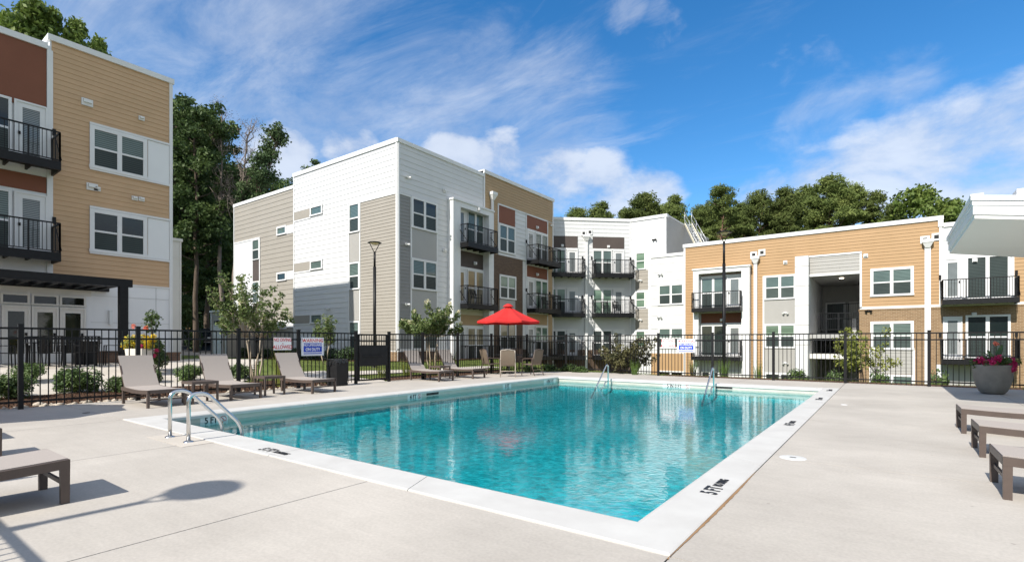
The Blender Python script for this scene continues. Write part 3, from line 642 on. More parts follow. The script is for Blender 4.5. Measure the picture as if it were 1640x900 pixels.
# pergola
pgx = -21.5; Fp = Fac((pgx, 0), (0, 1), (1, 0)); PG = thing('pergola', 'black steel pergola over the patio against the tan building', 'pergola', (pgx, 5.5, .4))
zpt = Fp.z(211, 448.5); zpb = Fp.z(211, 460.5)
b = MB(); b.box(pgx - .1, pgx + .1, -3, Fp.s(211), zpb, zpt); b.build('beam', 'black_metal', PG)
b = MB(); b.box(-23.95, -23.8, -3, Fp.s(211), zpb - .02, zpb + .2); y = -2.8
while y < Fp.s(208): b.box(-23.8, pgx - .1, y, y + .06, zpb + .02, zpt - .04); y += .38
b.build('rafters', 'black_metal', PG)
for px, nm in ((197, 0), (-110, 1)):
    yy = Fp.s(px); b = MB(); b.box(pgx - .12, pgx + .12, yy - .12, yy + .12, .25, zpb); b.build('post', 'black_metal', PG)

# ================================================================== B2: white / greige building in the middle
YL = 17.52; XR = -20.0
FL = Fac((0, YL), (1, 0), (0, -1)); FR = Fac((XR, 0), (0, 1), (1, 0))
B2 = thing('apartment_building', 'white and grey three storey building whose bare end wall faces the pool', 'building', (XR, YL, .2))
xg0, xw0 = FL.s(374), FL.s(471); zr = FR.z(637.8, 221.5); zr2 = FR.z(773.5, 271.5); zgr = FL.z(373.5, 328); ym = FR.s(774); ye2 = FR.s(885.5)
b = MB(); b.box(xw0, XR, YL, ym, -2, zr - .06); b.box(xg0, xw0, YL + .05, 30, -2, zgr - .06); b.box(-34, XR, ym, ye2, -2.5, zr2 - .06); b.build('wall', 'white_siding', B2)
FG = Fac((0, YL + .05), (1, 0), (0, -1))
b = MB(); cap(b, FL, xw0 - .05, XR - .002, zr, .2, .07, .4); cap(b, FR, YL - .06, ym - .003, zr, .2, .08, .4); cap(b, FG, xg0 - .06, xw0 - .05, zgr, .2, .06, .4)
cap(b, FR, ym, ye2 + .08, zr2, .2, .09, .5); b.box(-33, XR - .5, ym - .06, ym + .25, zr2 - .2, zr2); b.box(xg0 - .06, xg0 + .3, YL + .45, 30, zgr - .2, zgr); b.build_each('roof_edge', 'white_trim', B2)
# end wall
c1a, c1b, c2a = FL.s(560), FL.s(577), FL.s(635.2); zc = FL.z(600, 319); zbase = FL.z(637, 561)
side(B2, FL, xw0 + .06, c1a - .04, .4, zr - .18, 'white_siding', .285); side(B2, FL, c1a - .04, XR - .1, zc + .05, zr - .18, 'white_siding', .285)
side(B2, FL, c1b + .05, XR - .1, zbase, zc, 'greige_siding', .175)
side(B2, FG, xg0 + .05, xw0, .1, zgr - .18, 'greige_siding', .30)
b = MB(); trimv(b, FL, XR - .05, zbase, zr - .2, .1, 0, .05); trimv(b, FR, YL + .05, zbase, zr - .2, .1, 0, .05); trimv(b, FL, xw0 + .03, .2, zr - .2, .08, 0, .05); trimv(b, FG, xg0 + .04, .2, zgr - .2, .08, 0, .05)
trimh(b, FL, c1b, XR - .1, zc + .02, .07, .0, .045); trimv(b, FL, c1b + .02, zbase, zc, .07, 0, .05); trimv(b, FL, c1a - .02, zbase, zc, .05, 0, .045); b.build_each('corner_trim', 'white_trim', B2)
b = MB(); b.fbox(FL, c1b, XR - .02, -.6, zbase - .07, 0, .03); b.build('brick_base', 'tan_brick', B2)
for yt, yb in ((326, 373), (420, 464), (514, 560)):
    win(B2, FL, c1a, c1b, FL.z(568, yb), FL.z(568, yt), 1, trim=.09)
for yt, yb in ((374, 419), (465, 513)): panel(B2, FL, c1a + .02, c1b - .02, FL.z(568, yb), FL.z(568, yt), 'pale_grey_panel', .02)
for y0, y1, w0, w1 in ((337.5, 350.5, 329, 345), (421, 434, 416, 432), (505.5, 518, 502, 518)):
    panel(B2, FL, xw0 + .08, FL.s(498), FL.z(485, y1), FL.z(485, y0), 'greige_siding', .025)
    win(B2, FL, FL.s(498), FL.s(517.5), FL.z(508, w1), FL.z(508, w0), 1, ('pane_upper', 'pane_lower'), .10, split=0)
    b = MB(); trimh(b, FL, xw0 + .07, FL.s(498), FL.z(485, y0 - 1), .05, .0, .04); trimh(b, FL, xw0 + .07, FL.s(498), FL.z(485, y1 + 1.5), .08, .0, .04); b.build_each('band_trim', 'white_trim', B2)
flood(B2, FL, FL.s(527), FL.z(527, 494))
# greige part
panel(B2, FG, xg0 + .09, FG.s(405.5), 1.25, FG.z(390, 387.5), 'white_siding', .025)
b = MB(); trimh(b, FG, xg0 + .08, FG.s(417.5), FG.z(395, 386), .08, .02, .045); trimv(b, FG, FG.s(417), 1.2, FG.z(417, 381), .1, .02, .045)
for y in (412, 440, 470): trimh(b, FG, xg0 + .1, FG.s(405), FG.z(390, y), .025, .036, .006)
b.build_each('panel_trim', 'white_trim', B2)
win(B2, FG, FG.s(405.5), FG.s(416.6), FG.z(411, 416.5), FG.z(411, 383.5), 1, trim=.07, d=.01); panel(B2, FG, FG.s(406), FG.s(416), FG.z(411, 449), FG.z(411, 418), 'dark_brown_panel', .03)
win(B2, FG, FG.s(405.5), FG.s(416.6), FG.z(411, 486), FG.z(411, 451), 1, trim=.07, d=.01); panel(B2, FG, FG.s(406), FG.s(416), 1.25, FG.z(411, 488), 'dark_brown_panel', .03)
for y0, y1 in ((362.5, 376.5), (436, 450), (513, 527)):
    win(B2, FG, FG.s(444.5), FG.s(459.5), FG.z(452, y1), FG.z(452, y0), 1, trim=.1, split=0); panel(B2, FG, FG.s(459.5), xw0 - .0, FG.z(465, y1 - 2.5), FG.z(465, y0 - 2), 'white_siding', .03)
# long side wall facing the lawn
s_dk0, s_dk1 = YL + .1, FR.s(658); w0, w1 = FR.s(658), FR.s(699.5); bay0, bay1 = FR.s(716.5), FR.s(781.5); zdk = FR.z(648, 313); zbr = zbase
side(B2, FR, s_dk0, s_dk1, zbr, zdk, 'mid_grey_siding', .175)
side(B2, FR, s_dk0, w1, zdk + .05, zr - .18, 'white_siding', .285); side(B2, FR, w1, bay0, zbr, zr - .18, 'white_siding', .285); zbt = FR.z(750, 332)
side(B2, FR, bay0, ym - .05, zbt - .1, zr - .18, 'white_siding', .285)
fl = [FR.z(660.5, y) for y in (318.5, 416.5, 514.0)]         # tops of the glass on the three floors
for i, zt_ in enumerate(fl):
    win(B2, FR, w0, w1, zt_ - 1.52, zt_ + .12, 2, trim=.12, mats=(('pane_upper', 'pane_lower')))
zlow = [fl[0] - 1.52, fl[1] - 1.52]
panel(B2, FR, w0 + .05, w1 - .05, fl[1] + .14, zlow[0] - .02, 'grey_panel', .015); panel(B2, FR, w0 + .05, w1 - .05, fl[2] + .14, zlow[1] - .02, 'grey_panel', .015)
panel(B2, FR, w0 + .05, w1 - .05, zbr, fl[2] - 1.54, 'grey_panel', .015)
b = MB()
for s_ in (w0, w1): trimv(b, FR, s_, zbr, zdk, .09, 0, .04)
trimh(b, FR, s_dk0 - .05, w1, zdk + .02, .08, 0, .045); trimh(b, FR, YL, bay0, zbr, .14, 0, .05); b.build_each('trim', 'white_trim', B2)
b = MB(); b.fbox(FR, YL + .02, ye2, -2.6, zbr - .07, 0, .03); b.build('brick_base', 'brown_brick', B2)
# white projecting bay round the stacked balconies
b = MB(); pj = .45
b.fbox(FR, bay0, bay0 + .62, -.6, zbt, 0, pj); b.fbox(FR, bay1 - .45, bay1, -.6, zbt, 0, pj); b.fbox(FR, bay0 + .62, bay1 - .45, zbt - .3, zbt, 0, pj); b.fbox(FR, bay0 - .05, bay1 + .05, zbt, zbt + .1, 0, pj + .06)
b.build('bay_frame', 'white_trim', B2)
r0, r1 = bay0 + .66, bay1 - .49; zf2 = [FR.z(745, 394.5), FR.z(745, 489), FR.z(745, 582)]
panel(B2, FR, r0, r1, zf2[0] + 2.25, zbt - .32, 'cream_panel', .0); panel(B2, FR, r0, r1, zf2[1] + 2.25, zf2[0] - .3, 'dark_brown_panel', .0); panel(B2, FR, r0, r1, zf2[2] + 2.25, zf2[1] - .55, 'taupe_tan_siding', .0); panel(B2, FR, r0, r1, zf2[1] - .55, zf2[1] - .28, 'cream_panel', .0)
for i, z0 in enumerate(zf2):
    patio(B2, FR, r0, r1, z0, 2.12, 'DW', 2, (('pane_upper', 'pane_lower'), ('pane_curtain', 'pane_curtain'), ('pane_curtain', 'pane_lower'))[i], ('door_lite', 'pane_curtain', 'door_lite')[i])
for z0 in zf2[:2]: balcony(B2, FR, FR.s(728), FR.s(776.5), z0, 1.02, d=.02)
jar(B2, FR, FR.s(759.5), FR.z(759.5, 422)); jar(B2, FR, FR.s(757), zbt - .12, pj)
# tan half
side(B2, FR, ym + .1, FR.s(797), zbr, zr2 - .18, 'taupe_tan_siding', .18); ztr2 = FR.z(798, 327)
side(B2, FR, FR.s(797), ye2 - .08, ztr2 + .05, zr2 - .18, 'taupe_tan_siding', .18)
side(B2, FR, FR.s(876.5), ye2 - .08, -1.5, ztr2, 'taupe_tan_siding', .18)
wv0, wv1 = FR.s(798), FR.s(824.5); zw = FR.z(811, 361); zwb = FR.z(811, 406)
panel(B2, FR, wv0, wv1, zw + .05, ztr2, 'rust_panel', .01); win(B2, FR, wv0, wv1, zwb, zw, 2, trim=.12)
side(B2, FR, wv1 + .02, FR.s(842), zwb - .2, ztr2, 'white_siding', .285); side(B2, FR, FR.s(836), FR.s(842), -1.2, zwb - .2, 'white_siding', .285)
b = MB(); b.fbox(FR, FR.s(790), FR.s(836), -2.2, zwb - .22, 0, .06); b.build('brick_panel', 'brown_brick', B2)
zw2 = FR.z(811, 441.5); zw2b = FR.z(811, 479.5); win(B2, FR, wv0, wv1, zw2b, zw2, 2, ('pane_green', 'pane_lower'), .12, d=.05); panel(B2, FR, wv0 + .05, wv1 - .05, FR.z(811, 512), zw2b - .03, 'grey_panel', .065)
win(B2, FR, wv0, wv1, FR.z(811, 560), FR.z(811, 517), 2, ('pane_curtain', 'pane_lower'), .12, d=.05)
v0, v1 = FR.s(843), FR.s(876); zf3 = [FR.z(860, 421.5), FR.z(860, 496.5), FR.z(860, 571)]
for i, z0 in enumerate(zf3):
    patio(B2, FR, v0, v1, z0, 2.12, 'DW', 2, (('pane_upper', 'pane_lower'), ('pane_green', 'pane_green'), ('pane_green', 'pane_lower'))[i], 'door_lite')
panel(B2, FR, v0, v1, zf3[0] + 2.25, ztr2, 'rust_panel', .01); panel(B2, FR, v0, v1, zf3[1] + 2.25, zf3[0] - .3, 'rust_panel', .01); panel(B2, FR, v0 - .02, v1, zf3[2] + 2.25, zf3[1] - .3, 'taupe_tan_siding', .01)
for z0 in zf3[:2]: balcony(B2, FR, FR.s(842.5), FR.s(879), z0, 1.02, d=.03); jar(B2, FR, FR.s(859), z0 + 2.5)
b = MB(); trimh(b, FR, FR.s(797), FR.s(877), ztr2, .09, 0, .05); trimv(b, FR, FR.s(797.3), zwb, ztr2, .09, 0, .05); trimv(b, FR, FR.s(842.3), -1, ztr2, .09, .02, .03); trimv(b, FR, v1 + .04, -1, ztr2, .09, 0, .05); trimv(b, FR, ye2 - .05, -2, zr2 - .2, .1, 0, .05)
trimv(b, FR, ym + .05, zbr, zr2 - .2, .12, 0, .055); trimh(b, FR, FR.s(797), FR.s(842), zwb - .16, .09, .02, .05); b.build_each('tan_trim', 'white_trim', B2)
downspout(B2, FR, FR.s(786.5), -.5, FR.z(786.5, 309), .16, .05)
for x, y, k in ((652, 284, 0), (650, 391, 1), (650, 487, 1), (884, 424, 1), (881, 361, 1)): flood(B2, FR, FR.s(x) if x < 880 else ye2 - .35, FR.z(x, y))
for x, y in ((711, 306), (711, 401)): vent(B2, FR, FR.s(x), FR.z(x, y), .26, .2)
# ground floor patio rails
for a, c, z0 in ((728, 779, zf2[2]), (797, 826, FR.z(811, 566)), (842, 880, zf3[2])): balcony(B2, FR, FR.s(a), FR.s(c), z0, 1.1, rods=False, th=.2)

# ================================================================== B4: white corner building
pA = np.array([-21.6, 32.28]); pB = np.array([-16.0, 37.45]); eC = (pB - pA) / np.linalg.norm(pB - pA)
FC = Fac(pB, eC, (eC[1], -eC[0])); FD = Fac((0, 37.45), (1, 0), (0, -1)); FS = Fac((-13.2, 0), (0, 1), (1, 0))
B4 = thing('apartment_building', 'white corner building with brown panels and stacked balconies, joining the two wings', 'building', (-16, 37.5, -1))
z4 = FD.z(1067, 343); b = MB(); b.prism([tuple(pA), tuple(pB), (-13.2, 37.45), (-13.2, 48.6), (-30, 48.6), (-30, 32.28)], -4, z4 - .05, 0, 1); b.build('wall', ['white_siding', 'roofing'], B4)
b = MB(); cap(b, FC, -7.6, .02, z4, .2, .07, .3); cap(b, FD, -16.0, -13.12, z4, .2, .075, .3); cap(b, FS, 37.75, 48.6, z4, .08, .04, .3); b.build_each('roof_edge', 'white_trim', B4)
side(B4, FC, -7.6, -.03, -1.0, z4 - .18, 'white_siding', .30); side(B4, FD, -15.97, -13.28, -1.5, z4 - .18, 'white_siding', .285)
panel(B4, FS, 37.5, 48.6, 0, z4 - .08, 'pale_grey_panel', .0); b = MB(); trimv(b, FD, -13.25, -3, z4 - .2, .1, 0, .05); trimv(b, FC, -.05, -3, z4 - .2, .08, 0, .045); b.build_each('trim', 'white_trim', B4)
b = MB(); b.fbox(FC, -7.6, .02, -4, FC.z(960, 560), 0, .05); b.build('brick_base', 'brown_brick', B4)
zC = [FC.z(970, 441), FC.z(970, 503), FC.z(970, 569)]
for (a, c, bb0, bb1) in ((876, 925, 876, 932), (949, 999.5, 948, 1008.5)):
    panel(B4, FC, FC.s(a), FC.s(c), zC[0] + 2.02 , FC.z(970, 380), 'dark_brown_panel', .03)
    for i, z0 in enumerate(zC):
        patio(B4, FC, FC.s(a), FC.s(c), z0, 1.92, 'WD', 2, (('pane_green', 'pane_green') if (i + (a > 900)) % 2 == 0 else ('pane_upper', 'pane_lower')) if i < 2 else ('pane_lower', 'pane_lower'), 'door_lite')
        balcony(B4, FC, FC.s(bb0), FC.s(bb1), z0, 1.05, th=.3, rods=i < 2)
    jar(B4, FC, FC.s((a + c) / 2), zC[0] + 2.2)
downspout(B4, FC, FC.s(938.5), -1.2, FC.z(938.5, 377), .2, .04); scupper(B4, FC, FC.s(939.5), FC.z(939, 374) + .05, .04)
for y0, y1 in ((404, 432), (466.5, 493), (529, 556)):
    win(B4, FD, FD.s(1018), FD.s(1034.5), FD.z(1026, y1), FD.z(1026, y0), 1, ('pane_green', 'pane_green'), .10)
for y0, y1 in ((433, 464), (495, 527)): side(B4, FD, FD.s(1018), FD.s(1038), FD.z(1026, y1), FD.z(1026, y0), 'greige_siding', .285, .022)
b = MB(); trimv(b, FD, FD.s(1017), -1, FD.z(1026, 403), .08, .02, .03); b.build_each('panel_trim', 'white_trim', B4)
flood(B4, FD, FD.s(1049), FD.z(1049, 384), m='black_metal')
for y in (449, 512): flood(B4, FD, FD.s(1026), FD.z(1026, y), .05)
LD = thing('roof_ladder', 'slanting metal roof stair with handrails leaning on the grey parapet', 'ladder', (-13, 41.0, 8))
b = MB(); t0 = np.array([-13.0, 42.0, z4 + .1]); t1 = np.array([-11.2, 39.6, 8.0]); sd_ = np.array([.45, .34, 0])
for k in (-.5, .5): b.bar(t0 + sd_ * k, t1 + sd_ * k, .05, .16, up=(0, 0, 1))
b.build('stringer', 'cream_panel', LD); b = MB()
for i in range(10):
    q = t0 + (t1 - t0) * (i + .5) / 10; b.bar(q - sd_ * .5, q + sd_ * .5, .14, .03)
b.build('tread', 'galvanised', LD); b = MB()
for k in (-.5, .5):
    for h in (.5, .95): b.tube([t0 + sd_ * k + np.array([-.1, .1, h]), t1 + sd_ * k + np.array([0, 0, h])], .016, 6)
    for i in range(4):
        q = t0 + (t1 - t0) * i / 3 + sd_ * k; b.tube([q, q + np.array([0, 0, .95])], .015, 6)
b.build('handrail', 'galvanised', LD)

# ================================================================== B3: tan wing on the right
Y3 = 35.7; F3 = Fac((0, Y3), (1, 0), (0, -1)); B3 = thing('apartment_building', 'golden tan and brick wing with an open breezeway, across the far fence', 'building', (-3, Y3, -3))
xa, xb, xo0, xo1, xc = F3.s(1038.5), F3.s(1096), F3.s(1297), F3.s(1377), F3.s(1508); z3 = F3.z(1096, 392); z3w = F3.z(1040, 408.5); z3r = F3.z(1520, 357); G3 = -4.0
b = MB(); b.box(xa, xb, Y3 + .3, 46, G3, z3w - .05); b.box(xb, xo0, Y3, 48, G3, z3 - .05); b.box(xo1, xc, Y3, 48, G3, z3 - .05); b.box(xc, 16, Y3, 48, G3, z3r - .05)
b.build('wall', 'white_siding', B3); zo = F3.z(1335, 440)
b = MB(); b.box(xo0, xo1, Y3 + .0, 48, zo, z3 - .05); b.box(xo0, xo1, Y3 + 7.5, Y3 + 7.8, G3, zo); b.build('breezeway_wall', 'interior_grey', B3)
F3b = Fac((0, Y3 + .3), (1, 0), (0, -1))
b = MB(); cap(b, F3b, xa - .06, xb, z3w, .2, .07, .4); cap(b, F3, xb - .08, xc + .08, z3, .22, .09, .5); cap(b, F3, xc + .08, 16, z3r, .2, .07, .5); b.fbox(F3, xc - .15, xc + .072, z3r - .17, z3 - .05, -.48, .082)
b.box(xb - .08, xb + .2, Y3 + .5, 48, z3 - .2, z3); b.build_each('roof_edge', 'white_trim', B3)
b = MB(); b.box(xb + .3, xc, Y3 + .6, 47.5, z3 - .05, z3 - .02); b.build('roof', 'roofing', B3)
# white strip
side(B3, F3b, xa + .06, xb, G3, z3w - .18, 'white_siding', .62)
floors3 = [F3.z(1250, y) for y in (443, 521, 599)]
def wz(i): return floors3[i] - 1.42, floors3[i] + .10
for i, y in enumerate((454, 524, 594)):
    win(B3, F3b, F3.s(1052), F3.s(1093.5), F3.z(1073, y + 34), F3.z(1073, y), 2, trim=.12)
b = MB(); trimv(b, F3b, F3.s(1039.5), G3, z3w - .2, .1, 0, .05)
for y in (456, 489, 526, 559): trimh(b, F3b, xa + .1, F3.s(1052), F3.z(1045, y), .05, .02, .03)
b.build_each('strip_trim', 'white_trim', B3)
panel(B3, F3b, xa + .1, xb - .02, G3, F3.z(1073, 566), 'tan_siding', .03)
for x, y in ((1056, 439), (1055, 508)): flood(B3, F3b, F3.s(x), F3.z(x, y), m='galvanised')
# tan field
zbk = F3.z(1430, 492)
ba, bc = F3.s(1113.5), F3.s(1203); zba = F3.z(1160, 431); wA, wB = F3.s(1224), F3.s(1275); pl0, pl1 = F3.s(1275), F3.s(1296.5)
E3 = .185
side(B3, F3, xb + .06, ba, G3, z3 - .2, 'tan_siding', E3); side(B3, F3, ba, bc, zba, z3 - .2, 'tan_siding', E3); side(B3, F3, bc, wA, G3, z3 - .2, 'tan_siding', E3)
side(B3, F3, wA, pl1, floors3[0] + .1, z3 - .2, 'tan_siding', E3); side(B3, F3, pl1, xo1, F3.z(1335, 408.5), z3 - .2, 'tan_siding', E3); side(B3, F3, xo1, xc - .06, zbk + .05, z3 - .2, 'tan_siding', E3)
b = MB(); trimv(b, F3, xb + .03, G3, z3 - .2, .12, 0, .055); trimv(b, F3, xc - .04, zbk, z3 - .22, .12, 0, .055); trimh(b, F3, xo1, xc, zbk, .13, 0, .06); trimv(b, F3, xo1 + .05, zbk, F3.z(1377, 405), .1, 0, .06)
trimh(b, F3, pl1, xo1 + .1, F3.z(1335, 408), .1, 0, .06); trimv(b, F3, wA - .04, G3, floors3[0] + .1, .09, 0, .045); b.build_each('trim', 'white_trim', B3)
side(B3, F3, pl1, xo1, zo + .08, F3.z(1335, 409.5), 'pale_grey_panel', .2, .004)
b = MB(); trimh(b, F3, pl1, xo1 + .05, zo + .03, .13, 0, .07); b.build('breezeway_head', 'white_trim', B3)
# balcony bay
b = MB(); pj = .5; b.fbox(F3, ba, ba + .36, -1.1, zba, 0, pj); b.fbox(F3, bc - .48, bc, -1.1, zba, 0, pj); b.fbox(F3, ba + .36, bc - .48, zba - .26, zba, 0, pj); b.fbox(F3, ba - .06, bc + .06, zba, zba + .09, 0, pj + .07); b.build('bay_frame', 'white_trim', B3)
r0, r1 = ba + .4, bc - .52; zf = [F3.z(1160, 494), F3.z(1160, 571)]
panel(B3, F3, r0, r1, zf[0] + 2.24, zba - .3, 'rust_panel', .0); panel(B3, F3, r0, r1, zf[1] + 2.24, zf[0] - .3, 'rust_panel', .0)
panel(B3, F3, ba + .4, bc, -1.35, -1.1, 'cream_panel', .0); panel(B3, F3, ba + .1, bc - .1, G3, -1.35, 'taupe_tan_siding', .0)
for z0 in zf:
    patio(B3, F3, r0, r1, z0, 2.1, 'WD'); balcony(B3, F3, ba + .05, F3.s(1191), z0, .95, d=.08, th=.24); jar(B3, F3, F3.s(1156), z0 + 2.42)
win(B3, F3, r0, r0 + 1.2, -2.6, F3.z(1140, 594), 2, trim=.1, d=.02); win(B3, F3, r0 + 1.3, r1, -2.6, F3.z(1170, 594), 1, ('white_trim', 'pane_lower'), trim=.1, d=.02)
downspout(B3, F3, F3.s(1210.5), G3, F3.z(1210, 411), .2, .04); scupper(B3, F3, F3.s(1214), F3.z(1214, 406.5))
vent(B3, F3, F3.s(1258), F3.z(1258, 420.5), .22, .22)
# window stack with grey panels
for i in range(3):
    a, c = wz(i); win(B3, F3, wA, wB, a, c, 2, trim=.12)
    bot = wz(i + 1)[1] if i < 2 else G3
    panel(B3, F3, wA, wB, bot + .02, a - .03, 'pale_grey_panel', .012); flood(B3, F3, F3.s(1258), F3.z(1258, (501, 581, 640)[i]))
b = MB(); b.fbox(F3, pl0, pl1, G3, F3.z(1285, 412), 0, .5); b.build('pilaster', 'white_siding', B3); b = MB()
for y in (428, 459, 490, 521, 552): trimh(b, F3, pl0 - .004, pl1 + .004, F3.z(1285, y), .025, 0, .506)
b.build_each('pilaster_joint', 'greige_siding', B3)
# breezeway: floors, doors, railings, stair
for z_, nm in ((F3.z(1335, 534), 0), (F3.z(1335, 567), 1)):
    b = MB(); b.box(xo0, xo1, Y3 - .1, Y3 + 7.5, z_ - .28, z_); b.build('breezeway_floor', 'off_white_trim' if nm else 'interior_grey', B3)
Fi = Fac((0, Y3 + 7.5), (1, 0), (0, -1)); zf0 = F3.z(1335, 534)
for z_ in (zf0 + .02, G3 + .8):
    door(B3, Fi, xo0 + 1.6, xo0 + 2.8, z_, z_ + 2.3, 'interior_dark', 1, 0, 'off_white_trim', (.2, 1.4, .9)); win(B3, Fi, xo0 + .2, xo0 + 1.4, z_, z_ + 2.3, 1, ('pane_lower', 'pane_lower'), .1)
panel(B3, Fi, xo0, xo1, -1.2, zf0 - .28, 'grey_panel', .0)
def rail_run(par, F, s0, s1, z0, d, h=1.05, name='railing'):
    r = MB(); n = int((s1 - s0) / .11)
    for i in range(n + 1): r.fbox(F, s0 + (s1 - s0) * i / n - .009, s0 + (s1 - s0) * i / n + .009, z0 + .05, z0 + h, d - .009, d + .009)
    for zz_ in (z0 + h, z0 + .08): r.fbox(F, s0, s1, zz_ - .02, zz_ + .025, d - .025, d + .025)
    for s_ in (s0, (s0 + s1) / 2, s1): r.fbox(F, s_ - .025, s_ + .025, z0, z0 + h, d - .026, d + .026)
    return r.build(name, 'black_metal', par)
rail_run(B3, F3, xo0 + .5, xo1 - .05, F3.z(1335, 530), .08); rail_run(B3, F3, xo0 + .9, xo0 + 2.7, zf0 + .9, -3.5); 
b = MB()
for i in range(9): b.box(xo1 - 1.6, xo1 - .1, Y3 + .6 + i * .28, Y3 + .9 + i * .28, -2.9 + i * .2, -2.86 + i * .2)
b.build('stair', 'off_white_trim', B3)
b = MB(); b.box(xo0 + 2.0, xo1 - .3, Y3 + 3.4, Y3 + 3.6, zf0 + .02, zf0 + 1.0); b.build('stair_wall', 'grey_panel', B3)
b = MB()
for s_ in (xo0 + 1.5, xo0 + 2.9): b.lathe([(0, 0), (.12, 0), (.12, .03), (0, .03)], (s_, Y3 + 2.0, zo - .04), 12)
b.build('ceiling_light', 'lit_lamp', B3)
# right part: brick, windows
b = MB(); b.fbox(F3, xo1 - .04, 16, G3, zbk - .07, 0, .05); b.fbox(F3, xo1 - .06, xc + 6, zbk - .15, zbk - .07, .05, .075); b.build('brick_wall', 'tan_brick', B3)
a, c = F3.s(1394), F3.s(1463.5); win(B3, F3, a, c, F3.z(1430, 474), F3.z(1430, 428.5), 2, trim=.14); win(B3, F3, a, c, F3.z(1430, 560), F3.z(1430, 514.5), 2, trim=.14, d=.04)
side(B3, F3, a + .05, c - .05, F3.z(1430, 598), F3.z(1430, 561), 'pale_grey_panel', .2, .05); win(B3, F3, a, c, -2.5, F3.z(1430, 599), 2, trim=.12, d=.045)
b = MB()
for s_ in (a, c): trimv(b, F3, s_, G3, F3.z(1430, 560), .1, .05, .04)
b.build_each('stack_trim', 'white_trim', B3)
vent(B3, F3, F3.s(1386.5), F3.z(1386, 410), .22, .22); flood(B3, F3, F3.s(1391), F3.z(1391, 498), .055, 'black_metal')
downspout(B3, F3, F3.s(1485.5), G3, F3.z(1485, 384), .26, .055); scupper(B3, F3, F3.s(1490.5), F3.z(1490, 382))
side(B3, F3, xc + .05, F3.s(1621), zbk, z3r - .18, 'white_siding', 1.1); side(B3, F3, F3.s(1621), 16, zbk, z3r - .18, 'tan_siding', E3); b = MB(); trimv(b, F3, F3.s(1622), zbk, z3r - .2, .1, 0, .05); trimh(b, F3, xc, 16, zbk, .12, .0, .06); b.build_each('end_trim', 'white_trim', B3)
zk = [F3.z(1560, 481), F3.z(1560, 575.5)]
for i, z0 in enumerate(zk):
    dd = .0 if i == 0 else .04
    door(B3, F3, F3.s(1510), F3.s(1541), z0, z0 + 2.25, 'door_lite', 1, dd); win(B3, F3, F3.s(1546), F3.s(1618), z0 + .05, z0 + 2.3, 2, ('pane_upper', 'pane_lower') if i else ('pane_lower', 'pane_lower'), .1, d=dd, split=.5 if i else 0.0)
    balcony(B3, F3, F3.s(1506.5), F3.s(1626), z0, 1.05, th=.24, d=.055)
b = MB(); b.fbox(F3, F3.s(1500), F3.s(1505) + .1, G3, zk[1] - .3, .05, .1); b.build('pier_trim', 'white_trim', B3); panel(B3, F3, F3.s(1506), F3.s(1600), -1.6, zk[1] - .3, 'grey_panel', .055); panel(B3, F3, F3.s(1506), F3.s(1600), G3, -1.6, 'white_siding', .055); win(B3, F3, F3.s(1520), F3.s(1590), -2.9, -1.15, 2, ('pane_green', 'pane_green'), .1, d=.07)
jar(B3, F3, F3.s(1561), F3.z(1561, 417)); jar(B3, F3, F3.s(1560), F3.z(1560, 503.5), .06)
vent(B3, F3, F3.s(1345), F3.z(1345, 428), .01, .01)
# ================================================================== pavilion roof on the right
PV = thing('pool_pavilion', 'white flat pavilion roof jutting over the deck at the right edge', 'pavilion', (5, 12.6, 0))
px0, py0, py1 = 1.08, 10.62, 14.57
def zs(x): return 3.12 - .17 * (x - px0)
def slope_box(b, x0, x1, y0, y1, lo, hi, mi=0):
    b.hexa([(x0, y0, zs(x0) + lo), (x1, y0, zs(x1) + lo), (x1, y1, zs(x1) + lo), (x0, y1, zs(x0) + lo), (x0, y0, zs(x0) + hi), (x1, y0, zs(x1) + hi), (x1, y1, zs(x1) + hi), (x0, y1, zs(x0) + hi)], mi)
b = MB(); slope_box(b, px0 + .02, 4.4, py0 + .02, py1 - .02, 0, .06); b.build('soffit', 'soffit_white', PV)
b = MB(); slope_box(b, px0, 4.4, py0, py1, .06, .2); slope_box(b, px0 - .012, 4.4, py0 - .012, py1 + .012, .2, .27); slope_box(b, px0 - .03, 4.4, py0 - .03, py1 + .03, .275, .35)
b.box(px0 - .034, px0 + .12, py0 - .034, py0 + .1, zs(px0) + .335, zs(px0) + .365); b.build('fascia', 'white_trim', PV)
b = MB(); b.box(1.62, 5, py0 + .35, py1 - .3, 3.35, 3.56); b.build('upper_roof', 'white_trim', PV)
b = MB(); b.box(4.4, 8.9, py0 + .3, 16.5, 0, 3.4); b.build('wall', 'white_siding', PV); b = MB(); b.box(4.3, 9, py0 + .2, 16.6, 3.4, 3.6); b.build('roof', 'white_trim', PV)

# ================================================================== fence
POST = .072; FH = 1.47
def fence_panel(par, p, q, name='fence_panel', h=FH, zb=.0, pick=.114):
    p = np.array(p, float); q = np.array(q, float); d = q - p; L = np.linalg.norm(d); d /= L; a = p + d * POST / 2; c = q - d * POST / 2; L = np.linalg.norm(c - a)
    b = MB(); za, zc = p[2], q[2]
    A = lambda t, z: (a[0] + (c[0] - a[0]) * t, a[1] + (c[1] - a[1]) * t, za + (zc - za) * t + z)
    for z in (h - .018, h - .2, .13): b.bar(A(0, z), A(1, z), .028, .036)
    n = max(2, int(round(L / pick)))
    for i in range(1, n): b.bar(A(i / n, .05), A(i / n, h - .02), .016, .016)
    return b.build(name, 'black_metal', par)
def fence_post(par, p, h=FH + .06):
    b = MB(); x, y, z = p; k = POST / 2; b.box(x - k, x + k, y - k, y + k, z - .1, z + h - .02); b.box(x - k - .005, x + k + .005, y - k - .005, y + k + .005, z + h - .02, z + h)
    return b.build('fence_post', 'black_metal', par)
